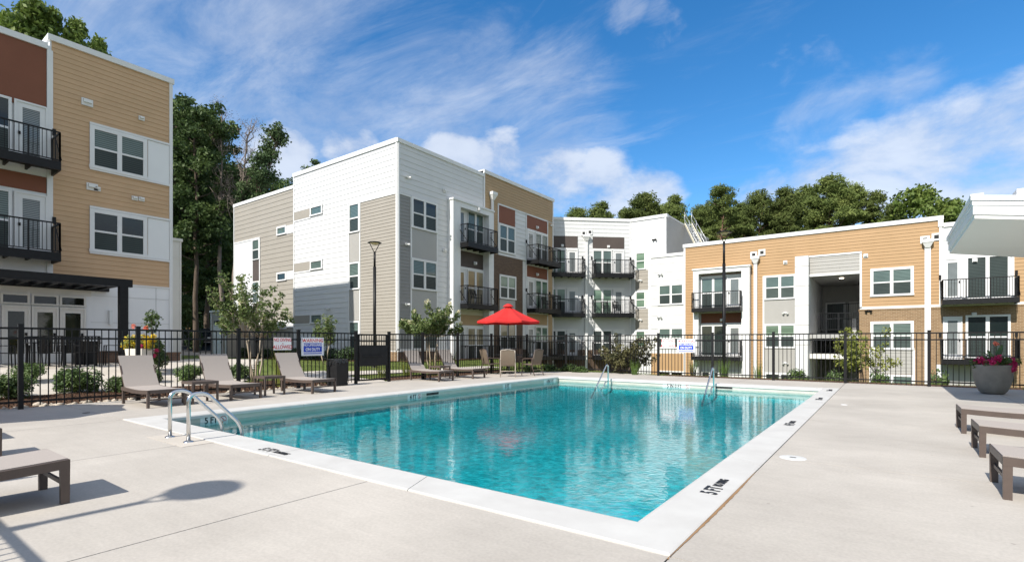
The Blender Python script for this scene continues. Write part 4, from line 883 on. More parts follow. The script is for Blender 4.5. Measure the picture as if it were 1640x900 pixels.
LA = np.array([-12.55, 2.2]); LB = np.array([-12.15, 17.6])
def on_left(px):
    r = ray(px); d = LB - LA; A = np.array([[r[0], -d[0]], [r[1], -d[1]]]); t, k = np.linalg.solve(A, LA); return (*(LA + d * k), 0.0)
FN1 = thing('fence', 'black picket fence along the lawn side of the pool, left of the gate', 'fence', (-12.5, 4, 0))
pl = [(-12.62, -.92, 0), (-12.6, .6, 0)] + [on_left(x) for x in (33, 221, 382, 478, 570)]
for p in pl: fence_post(FN1, p)
for p, q in zip(pl, pl[1:]): fence_panel(FN1, p, q)
FN2 = thing('fence', 'black picket fence from the gate round the far end of the pool', 'fence', (-6, 18, 0))
pr = [on_left(x) for x in (623, 677, 733, 787, 844)] + [(-10.57, 18.2, 0), (-8.72, 18.4, 0), (-6.62, 17.95, 0), (-4.73, 17.9, 0), (-2.88, 17.9, 0), (-.98, 17.9, 0), (.93, 17.9, 0), (2.85, 17.9, 0), (4.75, 17.9, 0), (6.65, 17.9, 0), (8.55, 17.9, 0)]
for p in pr: fence_post(FN2, p)
for p, q in zip(pr, pr[1:]): fence_panel(FN2, p, q)
FN3 = thing('fence', 'black picket fence behind the nearest loungers, seen by its shadow on the deck', 'fence', (-5, -.92, 0))
pb = [(-12.62 + 1.87 * i, -.92, 0) for i in range(1, 12)]
for p in pb: fence_post(FN3, p)
for p, q in zip([pl[0]] + pb, pb): fence_panel(FN3, p, q)
ga, gb = np.array(pl[-1]), np.array(pr[0]); gd = gb - ga; gL = np.linalg.norm(gd); gd /= gL
GT = thing('gate', 'black self closing pool gate with a solid metal panel across its middle', 'gate', tuple((ga + gb) / 2))
FGt = Fac((ga[0], ga[1]), (gd[0], gd[1]), (gd[1], -gd[0])); g0, g1 = .07, gL - .07
b = MB()
for s_ in (g0, g1 - .05): b.fbox(FGt, s_, s_ + .05, .07, 1.44, -.025, .025)
for z in (.09, 1.24, 1.42): b.fbox(FGt, g0 + .05, g1 - .05, z - .02, z + .025, -.02, .02)
b.build('gate_frame', 'black_metal', GT); b = MB(); n = 11
for i in range(1, n): s_ = g0 + .03 + (g1 - g0 - .06) * i / n; b.fbox(FGt, s_ - .008, s_ + .008, .1, 1.41, -.008, .008)
b.build('pickets', 'black_metal', GT); b = MB(); b.fbox(FGt, g0 + .01, g1 - .01, .50, 1.11, .022, .032); b.build('solid_panel', 'black_plastic', GT)
b = MB(); b.fbox(FGt, g0 + .12, g0 + .85, .77, .80, .034, .075); b.fbox(FGt, g0 + .03, g0 + .12, .68, .9, .034, .06); b.build('push_bar', 'black_plastic', GT)

# signs on the fence ---------------------------------------------------------
def fsign(F, s0, s1, z0, z1, kind, label, d=.03):
    O = F.P((s0 + s1) / 2, (z0 + z1) / 2, d); rz = math.atan2(F.e[1], F.e[0]); T = thing('safety_sign', label, 'sign', O, rz, 'safety signs on the pool fence'); w, h = s1 - s0, z1 - z0
    def txt(body, size, m, x, z, sq=1.0, y=-.007):
        o = text_mesh(body, size, m, 'lettering', sq); o.parent = T; o.location = (x, y, z); o.rotation_euler = (R(90), 0, 0)
    b = MB()
    if kind == 'dive':
        b.box(-w / 2, w / 2, -.004, .004, -h / 2, h / 2); b.build('plate', 'sign_white', T, local=True, bevel=.002)
        txt("NO DIVING", h * .37, 'sign_red', 0, h * .30, w / h * .52); txt("ALLOWED", h * .42, 'sign_red', 0, -h * .27, w / h * .545)
        b = MB(); b.box(-.016, .016, -.0062, -.0044, -.004, .016); b.build('small_mark', 'sign_red', T, local=True)
    else:
        b.box(-w / 2, w / 2, -.004, .004, -h / 2, h / 2); b.build('plate', 'sign_aluminium', T, local=True, bevel=.002)
        b = MB(); b.box(-w * .44, w * .44, -.0062, -.0042, -h * .44, h * .46); b.build('white_field', 'sign_white', T, local=True)
        b = MB(); b.box(-w * .41, w * .41, -.0078, -.0064, -h * .3, h * .20); b.build('blue_field', 'sign_blue', T, local=True)
        txt("WARNING", h * .27, 'sign_red', 0, h * .33, .98 * w / h / 1.36); txt("NO LIFEGUARD", h * .19, 'sign_white', 0, h * .085, .84 * w / h / 1.36, -.010); txt("ON DUTY", h * .24, 'sign_white', 0, -h * .155, .8 * w / h / 1.36, -.010)
        b = MB(); b.box(-w * .41, w * .41, -.0078, -.0064, -h * .405, -h * .345); b.build('text_strip', 'sign_blue', T, local=True)
        b = MB()
        for k in (-1, 1): b.box(k * w * .37 - .015, k * w * .37 + .015, -.0078, -.0064, h * .30, h * .37)
        b.build('small_mark', 'sign_red', T, local=True)
fl_d = (LB - LA) / np.linalg.norm(LB - LA); FLf = Fac(LA, fl_d, (fl_d[1], -fl_d[0]))
fsign(FLf, FLf.s(437.5), FLf.s(465.5), FLf.z(450, 560.5), FLf.z(450, 540.5), 'dive', 'white NO DIVING ALLOWED sign on the fence above a lounger')
fsign(FLf, FLf.s(481.5), FLf.s(517.5), FLf.z(500, 569.5), FLf.z(500, 540.5), 'warn', 'blue and white NO LIFEGUARD sign on the fence beside the rubbish bin')
FFf = Fac((0, 17.9), (1, 0), (0, -1))
fsign(FFf, FFf.s(1060), FFf.s(1081.5), FFf.z(1070, 557.8), FFf.z(1070, 543), 'dive', 'white NO DIVING ALLOWED sign on the far fence')
fsign(FFf, FFf.s(1085), FFf.s(1114), FFf.z(1100, 564.5), FFf.z(1100, 543), 'warn', 'blue and white NO LIFEGUARD sign on the far fence')

# ================================================================== loungers
def make_lounger():
    T = thing('sun_lounger', 'x', 'lounger', (0, 0, 0), 0, 'sun loungers round the pool'); w = .305; top = .325
    def zc(x): return top - .022 * math.sin(max(0, min(1, (x + 1.25) / 1.25)) * math.pi) * (1 if x > -1.3 else 0)
    b = MB()
    for s in (-1, 1):
        n = 10; xs_ = [-1.34 + 1.34 * i / n for i in range(n + 1)]
        for i in range(n):
            x0, x1 = xs_[i], xs_[i + 1]; y0, y1 = (s * w - .022, s * w + .022)
            b.hexa([(x0, y0, zc(x0) - .065), (x1, y0, zc(x1) - .065), (x1, y1, zc(x1) - .065), (x0, y1, zc(x0) - .065), (x0, y0, zc(x0)), (x1, y0, zc(x1)), (x1, y1, zc(x1)), (x0, y1, zc(x0))])
    b.bar((-.02, -w, top - .035), (-.02, w, top - .035), .04, .06); b.bar((-1.3, -w, top - .04), (-1.3, w, top - .04), .03, .04); b.build('frame', 'bronze_frame', T, local=True)
    for x in (-.028, -1.27):
        for s in (-1, 1):
            b = MB(); b.hexa([(x - .026, s * w - .02, 0), (x + .026, s * w - .02, 0), (x + .026, s * w + .02, 0), (x - .026, s * w + .02, 0), (x - .028, s * w - .02, top - .064), (x + .028, s * w - .02, top - .064), (x + .028, s * w + .02, top - .064), (x - .028, s * w + .02, top - .064)]); b.build('leg', 'bronze_frame', T, local=True)
    b = MB(); b.bar((-.03, -w + .02, .15), (-.03, w - .02, .15), .02, .03); b.bar((-1.27, -w + .02, .12), (-1.27, w - .02, .12), .02, .03); b.build_each('stretcher', 'bronze_frame', T, local=True)
    b = MB(); n = 12
    for i in range(n):
        x0, x1 = -1.25 + 1.245 * i / n, -1.25 + 1.245 * (i + 1) / n; b.hexa([(x0, -w + .02, zc(x0) - .004), (x1, -w + .02, zc(x1) - .004), (x1, w - .02, zc(x1) - .004), (x0, w - .02, zc(x0) - .004), (x0, -w + .02, zc(x0) + .006), (x1, -w + .02, zc(x1) + .006), (x1, w - .02, zc(x1) + .006), (x0, w - .02, zc(x0) + .006)])
    b.build('sling_seat', 'sling_fabric', T, local=True)
    a = np.array([-1.235, 0, top]); c = np.array([-1.60, 0, .93]); u = (c - a) / np.linalg.norm(c - a); nn = np.array([u[2], 0, -u[0]])
    b = MB(); n = 8
    for i in range(n):
        q0, q1 = a + (c - a) * i / n - nn * .02 * math.sin(i / n * 3.14), a + (c - a) * (i + 1) / n - nn * .02 * math.sin((i + 1) / n * 3.14)
        b.hexa([tuple(q0 + np.array([0, -w + .012, 0]) - nn * .006), tuple(q0 + np.array([0, w - .012, 0]) - nn * .006), tuple(q0 + np.array([0, w - .012, 0]) + nn * .006), tuple(q0 + np.array([0, -w + .012, 0]) + nn * .006),
                tuple(q1 + np.array([0, -w + .012, 0]) - nn * .006), tuple(q1 + np.array([0, w - .012, 0]) - nn * .006), tuple(q1 + np.array([0, w - .012, 0]) + nn * .006), tuple(q1 + np.array([0, -w + .012, 0]) + nn * .006)])
    b.build('sling_back', 'sling_fabric', T, local=True)
    b = MB()
    for s in (-1, 1): b.bar(a + np.array([0, s * (w - .02), -.02]) - nn * .022, c + np.array([0, s * (w - .02), 0]) - nn * .022, .025, .03)
    b.bar(c + np.array([0, -w + .02, 0]) - nn * .02, c + np.array([0, w - .02, 0]) - nn * .02, .025, .025)
    b.bar(a + (c - a) * .5 - nn * .02, np.array([-1.62, 0, .27]), .02); b.build('back_frame', 'bronze_frame', T, local=True)
    return T
L0 = make_lounger()
def foot(px, py): x, y, z = g(px, py); return x, y
lg = []
x, y = foot(237, 653.8); lg.append((x + .03, y + .305, 0, 'taupe sling lounger by the fence, nearest the curved steel pool rails'))
x, y = foot(370, 641.3); lg.append((x + .03, y + .305, 0, 'taupe sling lounger between two small side tables by the left fence'))
x, y = foot(500, 630.6); lg.append((x + .03, y + .305, 0, 'taupe sling lounger under the left NO DIVING sign, beside the bin'))
x, y = foot(703, 611.3); lg.append((x + .03, y + .305, 0, 'taupe sling lounger just past the gate'))
x, y = foot(757, 606.6); lg.append((x + .03, y + .305, 0, 'taupe sling lounger by the fence, next to the red umbrella set'))
for xc_, lab in ((-5.255, 'brown lounger whose foot end and leg show at the near left edge'), (-7.58, 'lounger beyond the left edge, second from the near one, seen by its leg and shadow'), (-9.17, 'lounger beyond the left edge, farthest of the near row, seen by its shadow')): lg.append((xc_, 1.14, R(90), lab))
x, y = foot(1544, 694); lg.append((x - .03, y + .305, R(180), 'lounger at the right edge, farthest of three, closest to the stone planter'))
x, y = foot(1574, 732); lg.append((x - .03, y + .305, R(180), 'middle one of three loungers at the right edge'))
x, y = foot(1614, 799.5); lg.append((x - .03, y + .305, R(180), 'lounger at the right edge, nearest of three, its whole leg frame showing'))
for i, (x, y, rz, lab) in enumerate(lg):
    if i == 0: L0.location = (x, y, 0); L0.rotation_euler.z = rz; L0['label'] = lab
    else: dup(L0, (x, y, 0), rz + R((.8, -1.2, 1.5, -.6, .7, -.9)[i % 6] if rz == 0 else 0), lab)
def make_table():
    T = thing('side_table', 'x', 'side table', (0, 0, 0), 0, 'small side tables between the loungers'); b = MB(); h = .43; k = .225
    for i in range(6): y = -k + .0375 + i * .0775; b.box(-k, k, y - .034, y + .034, h - .018, h)
    b.box(-k - .02, k + .02, -k - .02, -k, h - .05, h + .002); b.box(-k - .02, k + .02, k, k + .02, h - .05, h + .002); b.box(-k - .02, -k, -k, k, h - .05, h + .002); b.box(k, k + .02, -k, k, h - .05, h + .002); b.build('tabletop', 'bronze_frame', T, local=True)
    for sx in (-1, 1):
        for sy in (-1, 1): b = MB(); b.box(sx * k - .018, sx * k + .018, sy * k - .018, sy * k + .018, 0, h - .05); b.build('leg', 'bronze_frame', T, local=True)
    return T
tb = make_table(); x, y = foot(303, 646); tb.location = (x + .0, y + .2, 0); tb['label'] = 'small bronze side table between the two loungers nearest the pool rails'
x, y = foot(418, 633); dup(tb, (x, y + .2, 0), 0, 'small bronze side table left of the lounger under the NO DIVING sign')
x, y = foot(696, 607.5); dup(tb, (x, y + .25, 0), 0, 'small bronze side table between the two loungers past the gate')

# ================================================================== steel rails
def bend(p, r=.09, n=7):
    """round the corners of a polyline"""
    p = [Vector(q) for q in p]; out = [p[0]]
    for i in range(1, len(p) - 1):
        a, c, e = p[i - 1], p[i], p[i + 1]; u = (a - c).normalized(); v = (e - c).normalized(); k = min(r, (a - c).length * .48, (e - c).length * .48)
        s0, s1 = c + u * k, c + v * k
        for j in range(n + 1): t = j / n; out.append(s0 * (1 - t) ** 2 + c * 2 * t * (1 - t) + s1 * t ** 2)
    return out + [p[-1]]
LR = thing('pool_ladder_rails', 'pair of curved stainless grab rails at the near left pool edge', 'handrail', (-7.04, 2.67, 0))
for X in (-7.31, -6.77):
    b = MB(); b.tube(bend([(X, 2.67, 0), (X, 2.67, .57), (X, 2.86, .585), (X, 3.30, .125), (X, 3.32, -.9)], .13), .0225, 12); b.build('rail', 'steel', LR)
    b = MB(); b.lathe([(.0, .022), (.03, .022), (.055, .012), (.058, 0.001)], (X, 2.67, 0), 20); b.build('flange', 'steel', LR)
b = MB(); b.box(-7.55, -6.5, 2.5, 2.835, .001, .004); struct(b.build('pad', 'walk_concrete', LR), 'structure') if False else b.build('concrete_patch', 'walk_concrete', LR)
def step_rail(px_post, py_post, px_end, label):
    x, y = at(px_post, 17.6 if px_post < 1050 else 15.2); y = PY1 - .22; r = ray(px_post); x = r[0] * y / r[1]
    T = thing('step_handrail', label, 'handrail', (x, y, 0), 0, 'stainless handrails in the shallow end')
    b = MB(); top = .46
    yy = y - 1.0
    b.tube(bend([(x, y, -.95), (x, y, top), (x + .0, y - .12, top + .02), (x, yy, -.34), (x, yy - .5, -.8)], .09), .0235, 10); b.build('rail', 'steel', T)
    b = MB(); b.tube(bend([(x, y, -.06), (x, y - .22, -.06), (x, y - .3, -.2), (x, y - .55, -.3)], .08), .02, 8); b.build('brace', 'steel', T)
step_rail(974, 582, 941, 'stainless stair handrail in the pool near the far left corner'); step_rail(1143, 585, 1124, 'stainless stair handrail in the pool by the skimmer slot on the far wall')

# depth markers ---------------------------------------------------------------
def marker(loc, rot, w, h, parts, label, tile=True):
    T = thing('depth_marker', label, 'depth marker', loc, 0, 'pool depth markers'); T.rotation_euler = rot
    if tile: b = MB(); b.box(-w / 2, w / 2, -h / 2, h / 2, 0, .003); b.build('tile', 'marker_tile', T, local=True)
    for body, size, x, y, sq in parts:
        o = text_mesh(body, size, 'marker_black', 'lettering', sq); o.parent = T; o.location = (x, y, .0042 if tile else .0015)
    return T
def ban(T, x, r):
    b = MB(); n = 20
    for i in range(n):
        a0, a1 = 2 * math.pi * i / n, 2 * math.pi * (i + 1) / n; b.face([(x + r * math.cos(a0), r * math.sin(a0), .005), (x + r * math.cos(a1), r * math.sin(a1), .005), (x + r * .8 * math.cos(a1), r * .8 * math.sin(a1), .005), (x + r * .8 * math.cos(a0), r * .8 * math.sin(a0), .005)])
    b.bar((x - r * .6, r * .6, .0055), (x + r * .6, -r * .6, .0055), r * .18, .001); b.bar((x - r * .1, -r * .5, .0055), (x - r * .1, r * .5, .0055), r * .16, .001); b.build('no_diving_mark', 'marker_red', T, local=True)
zc_ = zt + .001
T = marker((g(432, 726)[0], 2.965, zc_), (0, 0, 0), .5, .14, [("5 FT", .175, -.13, 0, .72), ("NO DIVING", .10, .14, 0, .5)], '5 FT NO DIVING lettering on the near coping, right of the grab rails', False)
for px, py, lab in ((1156, 783, '5 FT NO DIVING lettering on the right coping, nearest the camera'), (1275, 680, 'small black NO DIVING lettering on the right coping, second from the camera'), (1318, 640, 'small black depth lettering on the right coping, third from the camera'), (1336, 626, 'small black depth lettering on the right coping at the far corner')):
    X = CXB - .145; r = ray(px); Y = X * r[1] / r[0]; Y = g(px, py)[1]
    marker((X, Y, zc_), (0, 0, R(90)), .5, .14, [("5 FT" if py > 700 else "4 FT" if py > 650 else "3 FT", .175, -.13, 0, .72), ("NO DIVING", .10, .14, 0, .5)], lab, False)
def wall_marker(px, X=None, Y=None, body='4 FT', w=.42, label='', circ=True):
    r = ray(px)
    if X is not None: y = X * r[1] / r[0]; T = marker((X + .001, y, WZ + .02), (R(90), 0, R(90)), w, .17, [(body, .15, -.05 if circ else 0, 0, .75)], label)
    else: x = Y * r[0] / r[1]; T = marker((x, Y - .001, WZ + .02), (R(90), 0, 0), w, .17, [(body, .15, -.06, 0, .75)], label)
    if circ: ban(T, w / 2 - .075, .055)
    return T
wall_marker(343, X=PX0, body='5 FT', w=.44, label='5 FT waterline tile on the left pool wall behind the grab rails')
wall_marker(664, X=PX0, body='4 FT', w=.46, label='4 FT waterline tile on the left pool wall next to the dark skimmer slot')
wall_marker(812, X=PX0, body='3 FT', w=.42, label='3 FT waterline tile on the left pool wall below the red umbrella', circ=False)
wall_marker(881, X=PX0, body='4 IN 3 FT', w=.80, label='waterline tile with inches and feet at the far end of the left pool wall', circ=False)
wall_marker(1083, Y=PY1, body='5 IN 0 FT', w=.82, label='waterline tile with inches and feet on the sunlit far pool wall')
for kind in (0, 1):
    b = MB()
    if kind == 0: r = ray(692); r2 = ray(702.5); ya, yb = PX0 * ray(683)[1] / ray(683)[0], PX0 * ray(702.5)[1] / ray(702.5)[0]; b.box(PX0 - .1, PX0 + .002, ya, yb, -.12, -.045)
    else: xa_, xb_ = PY1 * ray(1146)[0] / ray(1146)[1], PY1 * ray(1173)[0] / ray(1173)[1]; b.box(xa_, xb_, PY1 - .002, PY1 + .1, -.12, -.045)
    o = b.build('skimmer_slot', 'interior_dark'); tag(o, 'dark skimmer slot in the ' + ('left pool wall beside a depth tile' if kind == 0 else 'far pool wall right of the stair handrail'), 'skimmer', 'skimmer slots at the waterline')
LDp = g(1270, 733); SK = thing('skimmer_port', 'round white skimmer lid set in the deck right of the pool', 'lid', LDp)
b = MB(); b.lathe([(.0, .006), (.115, .006), (.125, .004), (.128, .001)], LDp, 28); b.build('lid', 'marker_tile', SK); b = MB(); b.box(LDp[0] - .03, LDp[0] + .03, LDp[1] - .012, LDp[1] + .012, .0062, .008); b.build('finger_hole', 'interior_dark', SK)
for px, py, lab in ((138, 661, 'small dark deck drain by the left fence'), (1352, 648, 'small pale deck cap near the far end of the right deck')):
    q = g(px, py); b = MB(); b.lathe([(0, .004), (.05, .004), (.055, .001)], q, 16); tag(b.build('deck_drain', 'interior_dark' if px < 500 else 'sign_white'), lab, 'drain')

# ================================================================== bin
bx, by, _ = g(538, 618); bx -= .10; by += .12; TC = thing('rubbish_bin', 'black square rubbish bin with a bag folded over its rim by the gate', 'bin', (bx, by, 0), R(6))
b = MB(); k0, k1 = .185, .215; b.hexa([(-k0, -k0, .0), (k0, -k0, 0), (k0, k0, 0), (-k0, k0, 0), (-k1, -k1, .66), (k1, -k1, .66), (k1, k1, .66), (-k1, k1, .66)]); b.hexa([(-k0 - .012, -k0 - .012, 0), (k0 + .012, -k0 - .012, 0), (k0 + .012, k0 + .012, 0), (-k0 - .012, k0 + .012, 0), (-k0 - .016, -k0 - .016, .07), (k0 + .016, -k0 - .016, .07), (k0 + .016, k0 + .016, .07), (-k0 - .016, k0 + .016, .07)]); b.build('body', 'black_plastic', TC, local=True, bevel=.012)
b = MB(); rim = []
for i in range(40):
    a = 2 * math.pi * i / 40; c, s = math.cos(a), math.sin(a); q = k1 / max(abs(c), abs(s)); q = min(q, k1 * 1.2); rim.append((c * q, s * q, RNG.uniform(.0, 1)))
for i in range(40):
    p, q = rim[i], rim[(i + 1) % 40]; f = 1.06; lo = lambda t: .53 + .07 * t[2] + (.06 if t[0] > 0 else 0)
    b.face([(p[0] * f * (1 + .03 * p[2]), p[1] * f * (1 + .03 * p[2]), lo(p)), (q[0] * f * (1 + .03 * q[2]), q[1] * f * (1 + .03 * q[2]), lo(q)), (q[0] * 1.05, q[1] * 1.05, .735), (p[0] * 1.05, p[1] * 1.05, .735)], 0, True)
    b.face([(p[0] * 1.05, p[1] * 1.05, .735), (q[0] * 1.05, q[1] * 1.05, .735), (q[0] * .93, q[1] * .93, .73), (p[0] * .93, p[1] * .93, .73)], 0, True); b.face([(p[0] * .93, p[1] * .93, .73), (q[0] * .93, q[1] * .93, .73), (q[0] * .8, q[1] * .8, .45), (p[0] * .8, p[1] * .8, .45)], 0, True)
b.face([(p[0] * .8, p[1] * .8, .45) for p in rim]); b.build('bag', 'black_bag', TC, local=True)

# ================================================================== umbrella set
def make_umbrella(label, loc, r=1.27, ze=1.99, zt_=2.60, rz=0.0):
    T = thing('patio_umbrella', label, 'umbrella', loc, rz); b = MB(); n = 8; rings = 6; gap = 0
    for i in range(n):
        a0, a1 = 2 * math.pi * i / n, 2 * math.pi * (i + 1) / n
        for j in range(rings):
            f0, f1 = j / rings, (j + 1) / rings
            def pt(a, f, mid=False):
                sag = .035 * math.sin(f * math.pi) ; return (r * f * math.cos(a), r * f * math.sin(a), zt_ - (zt_ - ze) * f - sag)
            am = (a0 + a1) / 2; k = .93
            def pm(f): x = (math.cos(a0) + math.cos(a1)) / 2 * r * f; y = (math.sin(a0) + math.sin(a1)) / 2 * r * f; return (x * .985, y * .985, zt_ - (zt_ - ze) * f - .035 * math.sin(f * math.pi) - .035 * f)
            b.face([pt(a0, f0), pt(a0, f1), pm(f1), pm(f0)], 0, True); b.face([pm(f0), pm(f1), pt(a1, f1), pt(a1, f0)], 0, True)
        b.face([(r * math.cos(a0), r * math.sin(a0), ze), (r * .995 * math.cos(a0), r * .995 * math.sin(a0), ze - .07), ((math.cos(a0) + math.cos(a1)) / 2 * r * .98, (math.sin(a0) + math.sin(a1)) / 2 * r * .98, ze - .10), ((math.cos(a0) + math.cos(a1)) / 2 * r * .985, (math.sin(a0) + math.sin(a1)) / 2 * r * .985, ze - .035)])
        b.face([((math.cos(a0) + math.cos(a1)) / 2 * r * .985, (math.sin(a0) + math.sin(a1)) / 2 * r * .985, ze - .035), ((math.cos(a0) + math.cos(a1)) / 2 * r * .98, (math.sin(a0) + math.sin(a1)) / 2 * r * .98, ze - .10), (r * .995 * math.cos(a1), r * .995 * math.sin(a1), ze - .07), (r * math.cos(a1), r * math.sin(a1), ze)])
    o = b.build('canopy', 'red_canvas', T, local=True)
    b = MB(); b.lathe([(.0, .09), (.10, .06), (.20, -.02), (.21, -.045)], (0, 0, zt_), 16); b.build('vent_cap', 'red_canvas', T, local=True)
    b = MB(); b.tube([(0, 0, 0), (0, 0, zt_)], .02, 10); b.build('pole', 'black_metal', T, local=True)
    for i in range(n):
        a = 2 * math.pi * i / n; b = MB(); b.tube([(0, 0, zt_ - .03), (r * .5 * math.cos(a), r * .5 * math.sin(a), zt_ - (zt_ - ze) * .5 - .06), (r * .98 * math.cos(a), r * .98 * math.sin(a), ze - .01)], .008, 5); b.tube([(0, 0, zt_ - .62), (r * .5 * math.cos(a), r * .5 * math.sin(a), zt_ - (zt_ - ze) * .5 - .06)], .007, 5); b.build('rib', 'black_metal', T, local=True)
    b = MB(); b.lathe([(0, .09), (.05, .09), (.22, .05), (.24, 0)], (0, 0, 0), 24); b.build('base', 'black_metal', T, local=True)
    return T
ux, uy = at(814, 19.7); make_umbrella('bright red patio umbrella over the round dark table', (ux, uy, 0), rz=R(14))
make_umbrella('red patio umbrella beyond the left edge, seen by its shadow near the fence', (-11.75, -.05, 0), 1.3, 2.05, 2.6, R(8))
TT = thing('patio_table', 'round dark metal table under the red umbrella', 'table', (ux, uy, 0)); b = MB(); b.lathe([(.035, .70), (.55, .70), (.56, .71), (.56, .725), (.035, .725)], (0, 0, 0), 28); b.build('tabletop', 'black_metal', TT, local=True)
for i in range(4):
    a = R(45 + 90 * i); b = MB(); b.tube(bend([(.25 * math.cos(a), .25 * math.sin(a), .70), (.16 * math.cos(a), .16 * math.sin(a), .36), (.42 * math.cos(a), .42 * math.sin(a), .0)], .15), .016, 6); b.build('leg', 'black_metal', TT, local=True)
def make_chair(frame, sling, label, loc, rz, grp):
    T = thing('patio_chair', label, 'chair', loc, rz, grp); w = .26                                  # faces +x
    b = MB(); 
    for s in (-1, 1): b.tube(bend([(.27, s * w, 0), (.23, s * w, .60), (-.24, s * w, .62), (-.27, s * w, .58)], .07), .016, 7); b.tube(bend([(-.33, s * w, 0), (-.20, s * w, .40), (-.34, s * (w - .02), .92)], .1), .016, 7); b.tube([(.25, s * w, .40), (-.20, s * w, .38)], .014, 6)
    b.tube([(-.34, -w + .02, .92), (-.35, 0, .95), (-.34, w - .02, .92)], .015, 7); b.tube([(.25, -w, .40), (.25, w, .40)], .014, 6); b.tube([(-.27, -w, .2), (-.27, w, .2)], .012, 6); b.build('frame', frame, T, local=True)
    b = MB(); b.hexa([(.26, -w + .02, .405), (.26, w - .02, .405), (-.20, w - .02, .375), (-.20, -w + .02, .375), (.26, -w + .02, .415), (.26, w - .02, .415), (-.20, w - .02, .385), (-.20, -w + .02, .385)]); b.build('seat', sling, T, local=True)
    b = MB(); n = 6
    for i in range(n):
        f0, f1 = i / n, (i + 1) / n; q = lambda f: (-.205 - .135 * f - .02 * math.sin(f * 3.14), .40 + .52 * f)
        (x0, z0), (x1, z1) = q(f0), q(f1); b.hexa([(x0 - .005, -w + .02, z0), (x0 + .005, -w + .02, z0), (x0 + .005, w - .02, z0), (x0 - .005, w - .02, z0), (x1 - .005, -w + .02, z1), (x1 + .005, -w + .02, z1), (x1 + .005, w - .02, z1), (x1 - .005, w - .02, z1)])
    b.build('backrest', sling, T, local=True); return T
GC = 'sling chairs at the umbrella table'
def toward(x, y): return math.atan2(uy - y, ux - x)
x, y, _ = g(810, 603); x += .02; y += .1
c0 = make_chair('bronze_light_frame', 'sling_dark', 'sling chair at the umbrella table with its back to the pool', (x, y, 0), toward(x, y), GC)
x, y = at(852, 18.75); c1 = make_chair('bronze_frame', 'sling_dark', 'sling chair at the umbrella table, right of the pole', (x, y, 0), toward(x, y) + .1, GC)
x, y = at(786, 19.3); c2 = dup(c1, (x, y, 0), toward(x, y), 'sling chair at the umbrella table, left of the pole')
x, y = at(824, 20.7); c3 = dup(c1, (x, y, 0), toward(x, y), 'sling chair behind the umbrella table, against the fence')

# ================================================================== lamps
def make_lamp(label, loc, zt_, rz):
    T = thing('lamp_post', label, 'lamp post', loc, rz, 'black pole lamps round the pool'); h = zt_ - loc[2]
    b = MB(); b.tube([(0, 0, 0), (0, 0, h * .80)], .062, 12); b.tube([(0, 0, h * .80), (0, 0, h - .42)], .045, 12); b.lathe([(0, .05), (.13, .05), (.15, 0)], (0, 0, 0), 16); b.build('pole', 'black_metal', T, local=True)
    b = MB()
    for s in (-1, 1): b.tube([(0, 0, h - .44), (s * .04, 0, h - .40), (s * .20, 0, h - .075)], .016, 8)
    b.build('yoke', 'black_metal', T, local=True)
    b = MB(); b.lathe([(0, .0), (.10, -.002), (.22, -.02), (.285, -.05), (.28, -.062), (.20, -.07)], (0, 0, h), 28); o = b.build('lamp_head', 'black_metal', T, local=True)
    b = MB(); b.lathe([(.0, -.125), (.12, -.12), (.165, -.075), (.20, -.071)], (0, 0, h), 24); o2 = b.build('lens', 'lamp_lens', T, local=True)
    return T
x, y = at(600, 21.2); make_lamp('black pole lamp in front of the greige corner of the white building', (x, y, float(tz(x, y))), H + (548 - 387) * 21.2 / FPX, TH + .15)
x, y = at(1159.5, 20.6); make_lamp('black pole lamp in front of the golden tan wing', (x, y, float(tz(x, y))), H + (548 - 370.5) * 20.6 / FPX, TH + .2)
make_lamp('black pole lamp beyond the left edge, seen by its round shadow on the deck', (-4.72, -3.7, 0), 5.0, R(10))
# ================================================================== foliage
def unit(n):
    v = RNG.normal(size=(n, 3)); return v / np.linalg.norm(v, axis=1, keepdims=True)
def leaf_quads(C, RAD, n, L, Wd, up=.4, out=.5, shell=.45, jit=.35):
    """diamond leaves spread through the volume of many clumps; C: centres, RAD: radii per clump"""
    C = np.asarray(C, float); RAD = np.asarray(RAD, float); k = len(C); N_ = k * n
    u = unit(N_); rr = RNG.uniform(shell ** 3, 1, N_) ** (1 / 3); q_ = RNG.random(N_); rr = np.where(q_ < .24, rr * 1.28, rr)
    p = np.repeat(C, n, 0) + u * rr[:, None] * np.repeat(RAD, n, 0)
    nr = unit(N_) + u * out + np.array([0, 0, up]); nr /= np.linalg.norm(nr, axis=1, keepdims=True)
    t = np.cross(nr, unit(N_)); t /= np.linalg.norm(t, axis=1, keepdims=True) + 1e-9; s = np.cross(nr, t)
    l = L * RNG.uniform(1 - jit, 1 + jit, N_)[:, None]; w = Wd * RNG.uniform(1 - jit, 1 + jit, N_)[:, None]
    V = np.stack([p - t * l, p - s * w + nr * .1 * w, p + t * l, p + s * w + nr * .1 * w], 1).reshape(-1, 3)
    F = np.arange(4 * N_).reshape(-1, 4); return V, F
def limb(b, p, q, r0, r1, n=6, wob=.08, seg=4):
    p = np.array(p, float); q = np.array(q, float); L = np.linalg.norm(q - p); pts = []
    for i in range(seg + 1):
        f = i / seg; w = RNG.normal(size=3) * wob * L * math.sin(f * math.pi) * .5; pts.append(p + (q - p) * f + w + np.array([0, 0, -.06 * L * math.sin(f * math.pi)]))
    b.tube(pts, [r0 + (r1 - r0) * i / seg for i in range(seg + 1)], n)
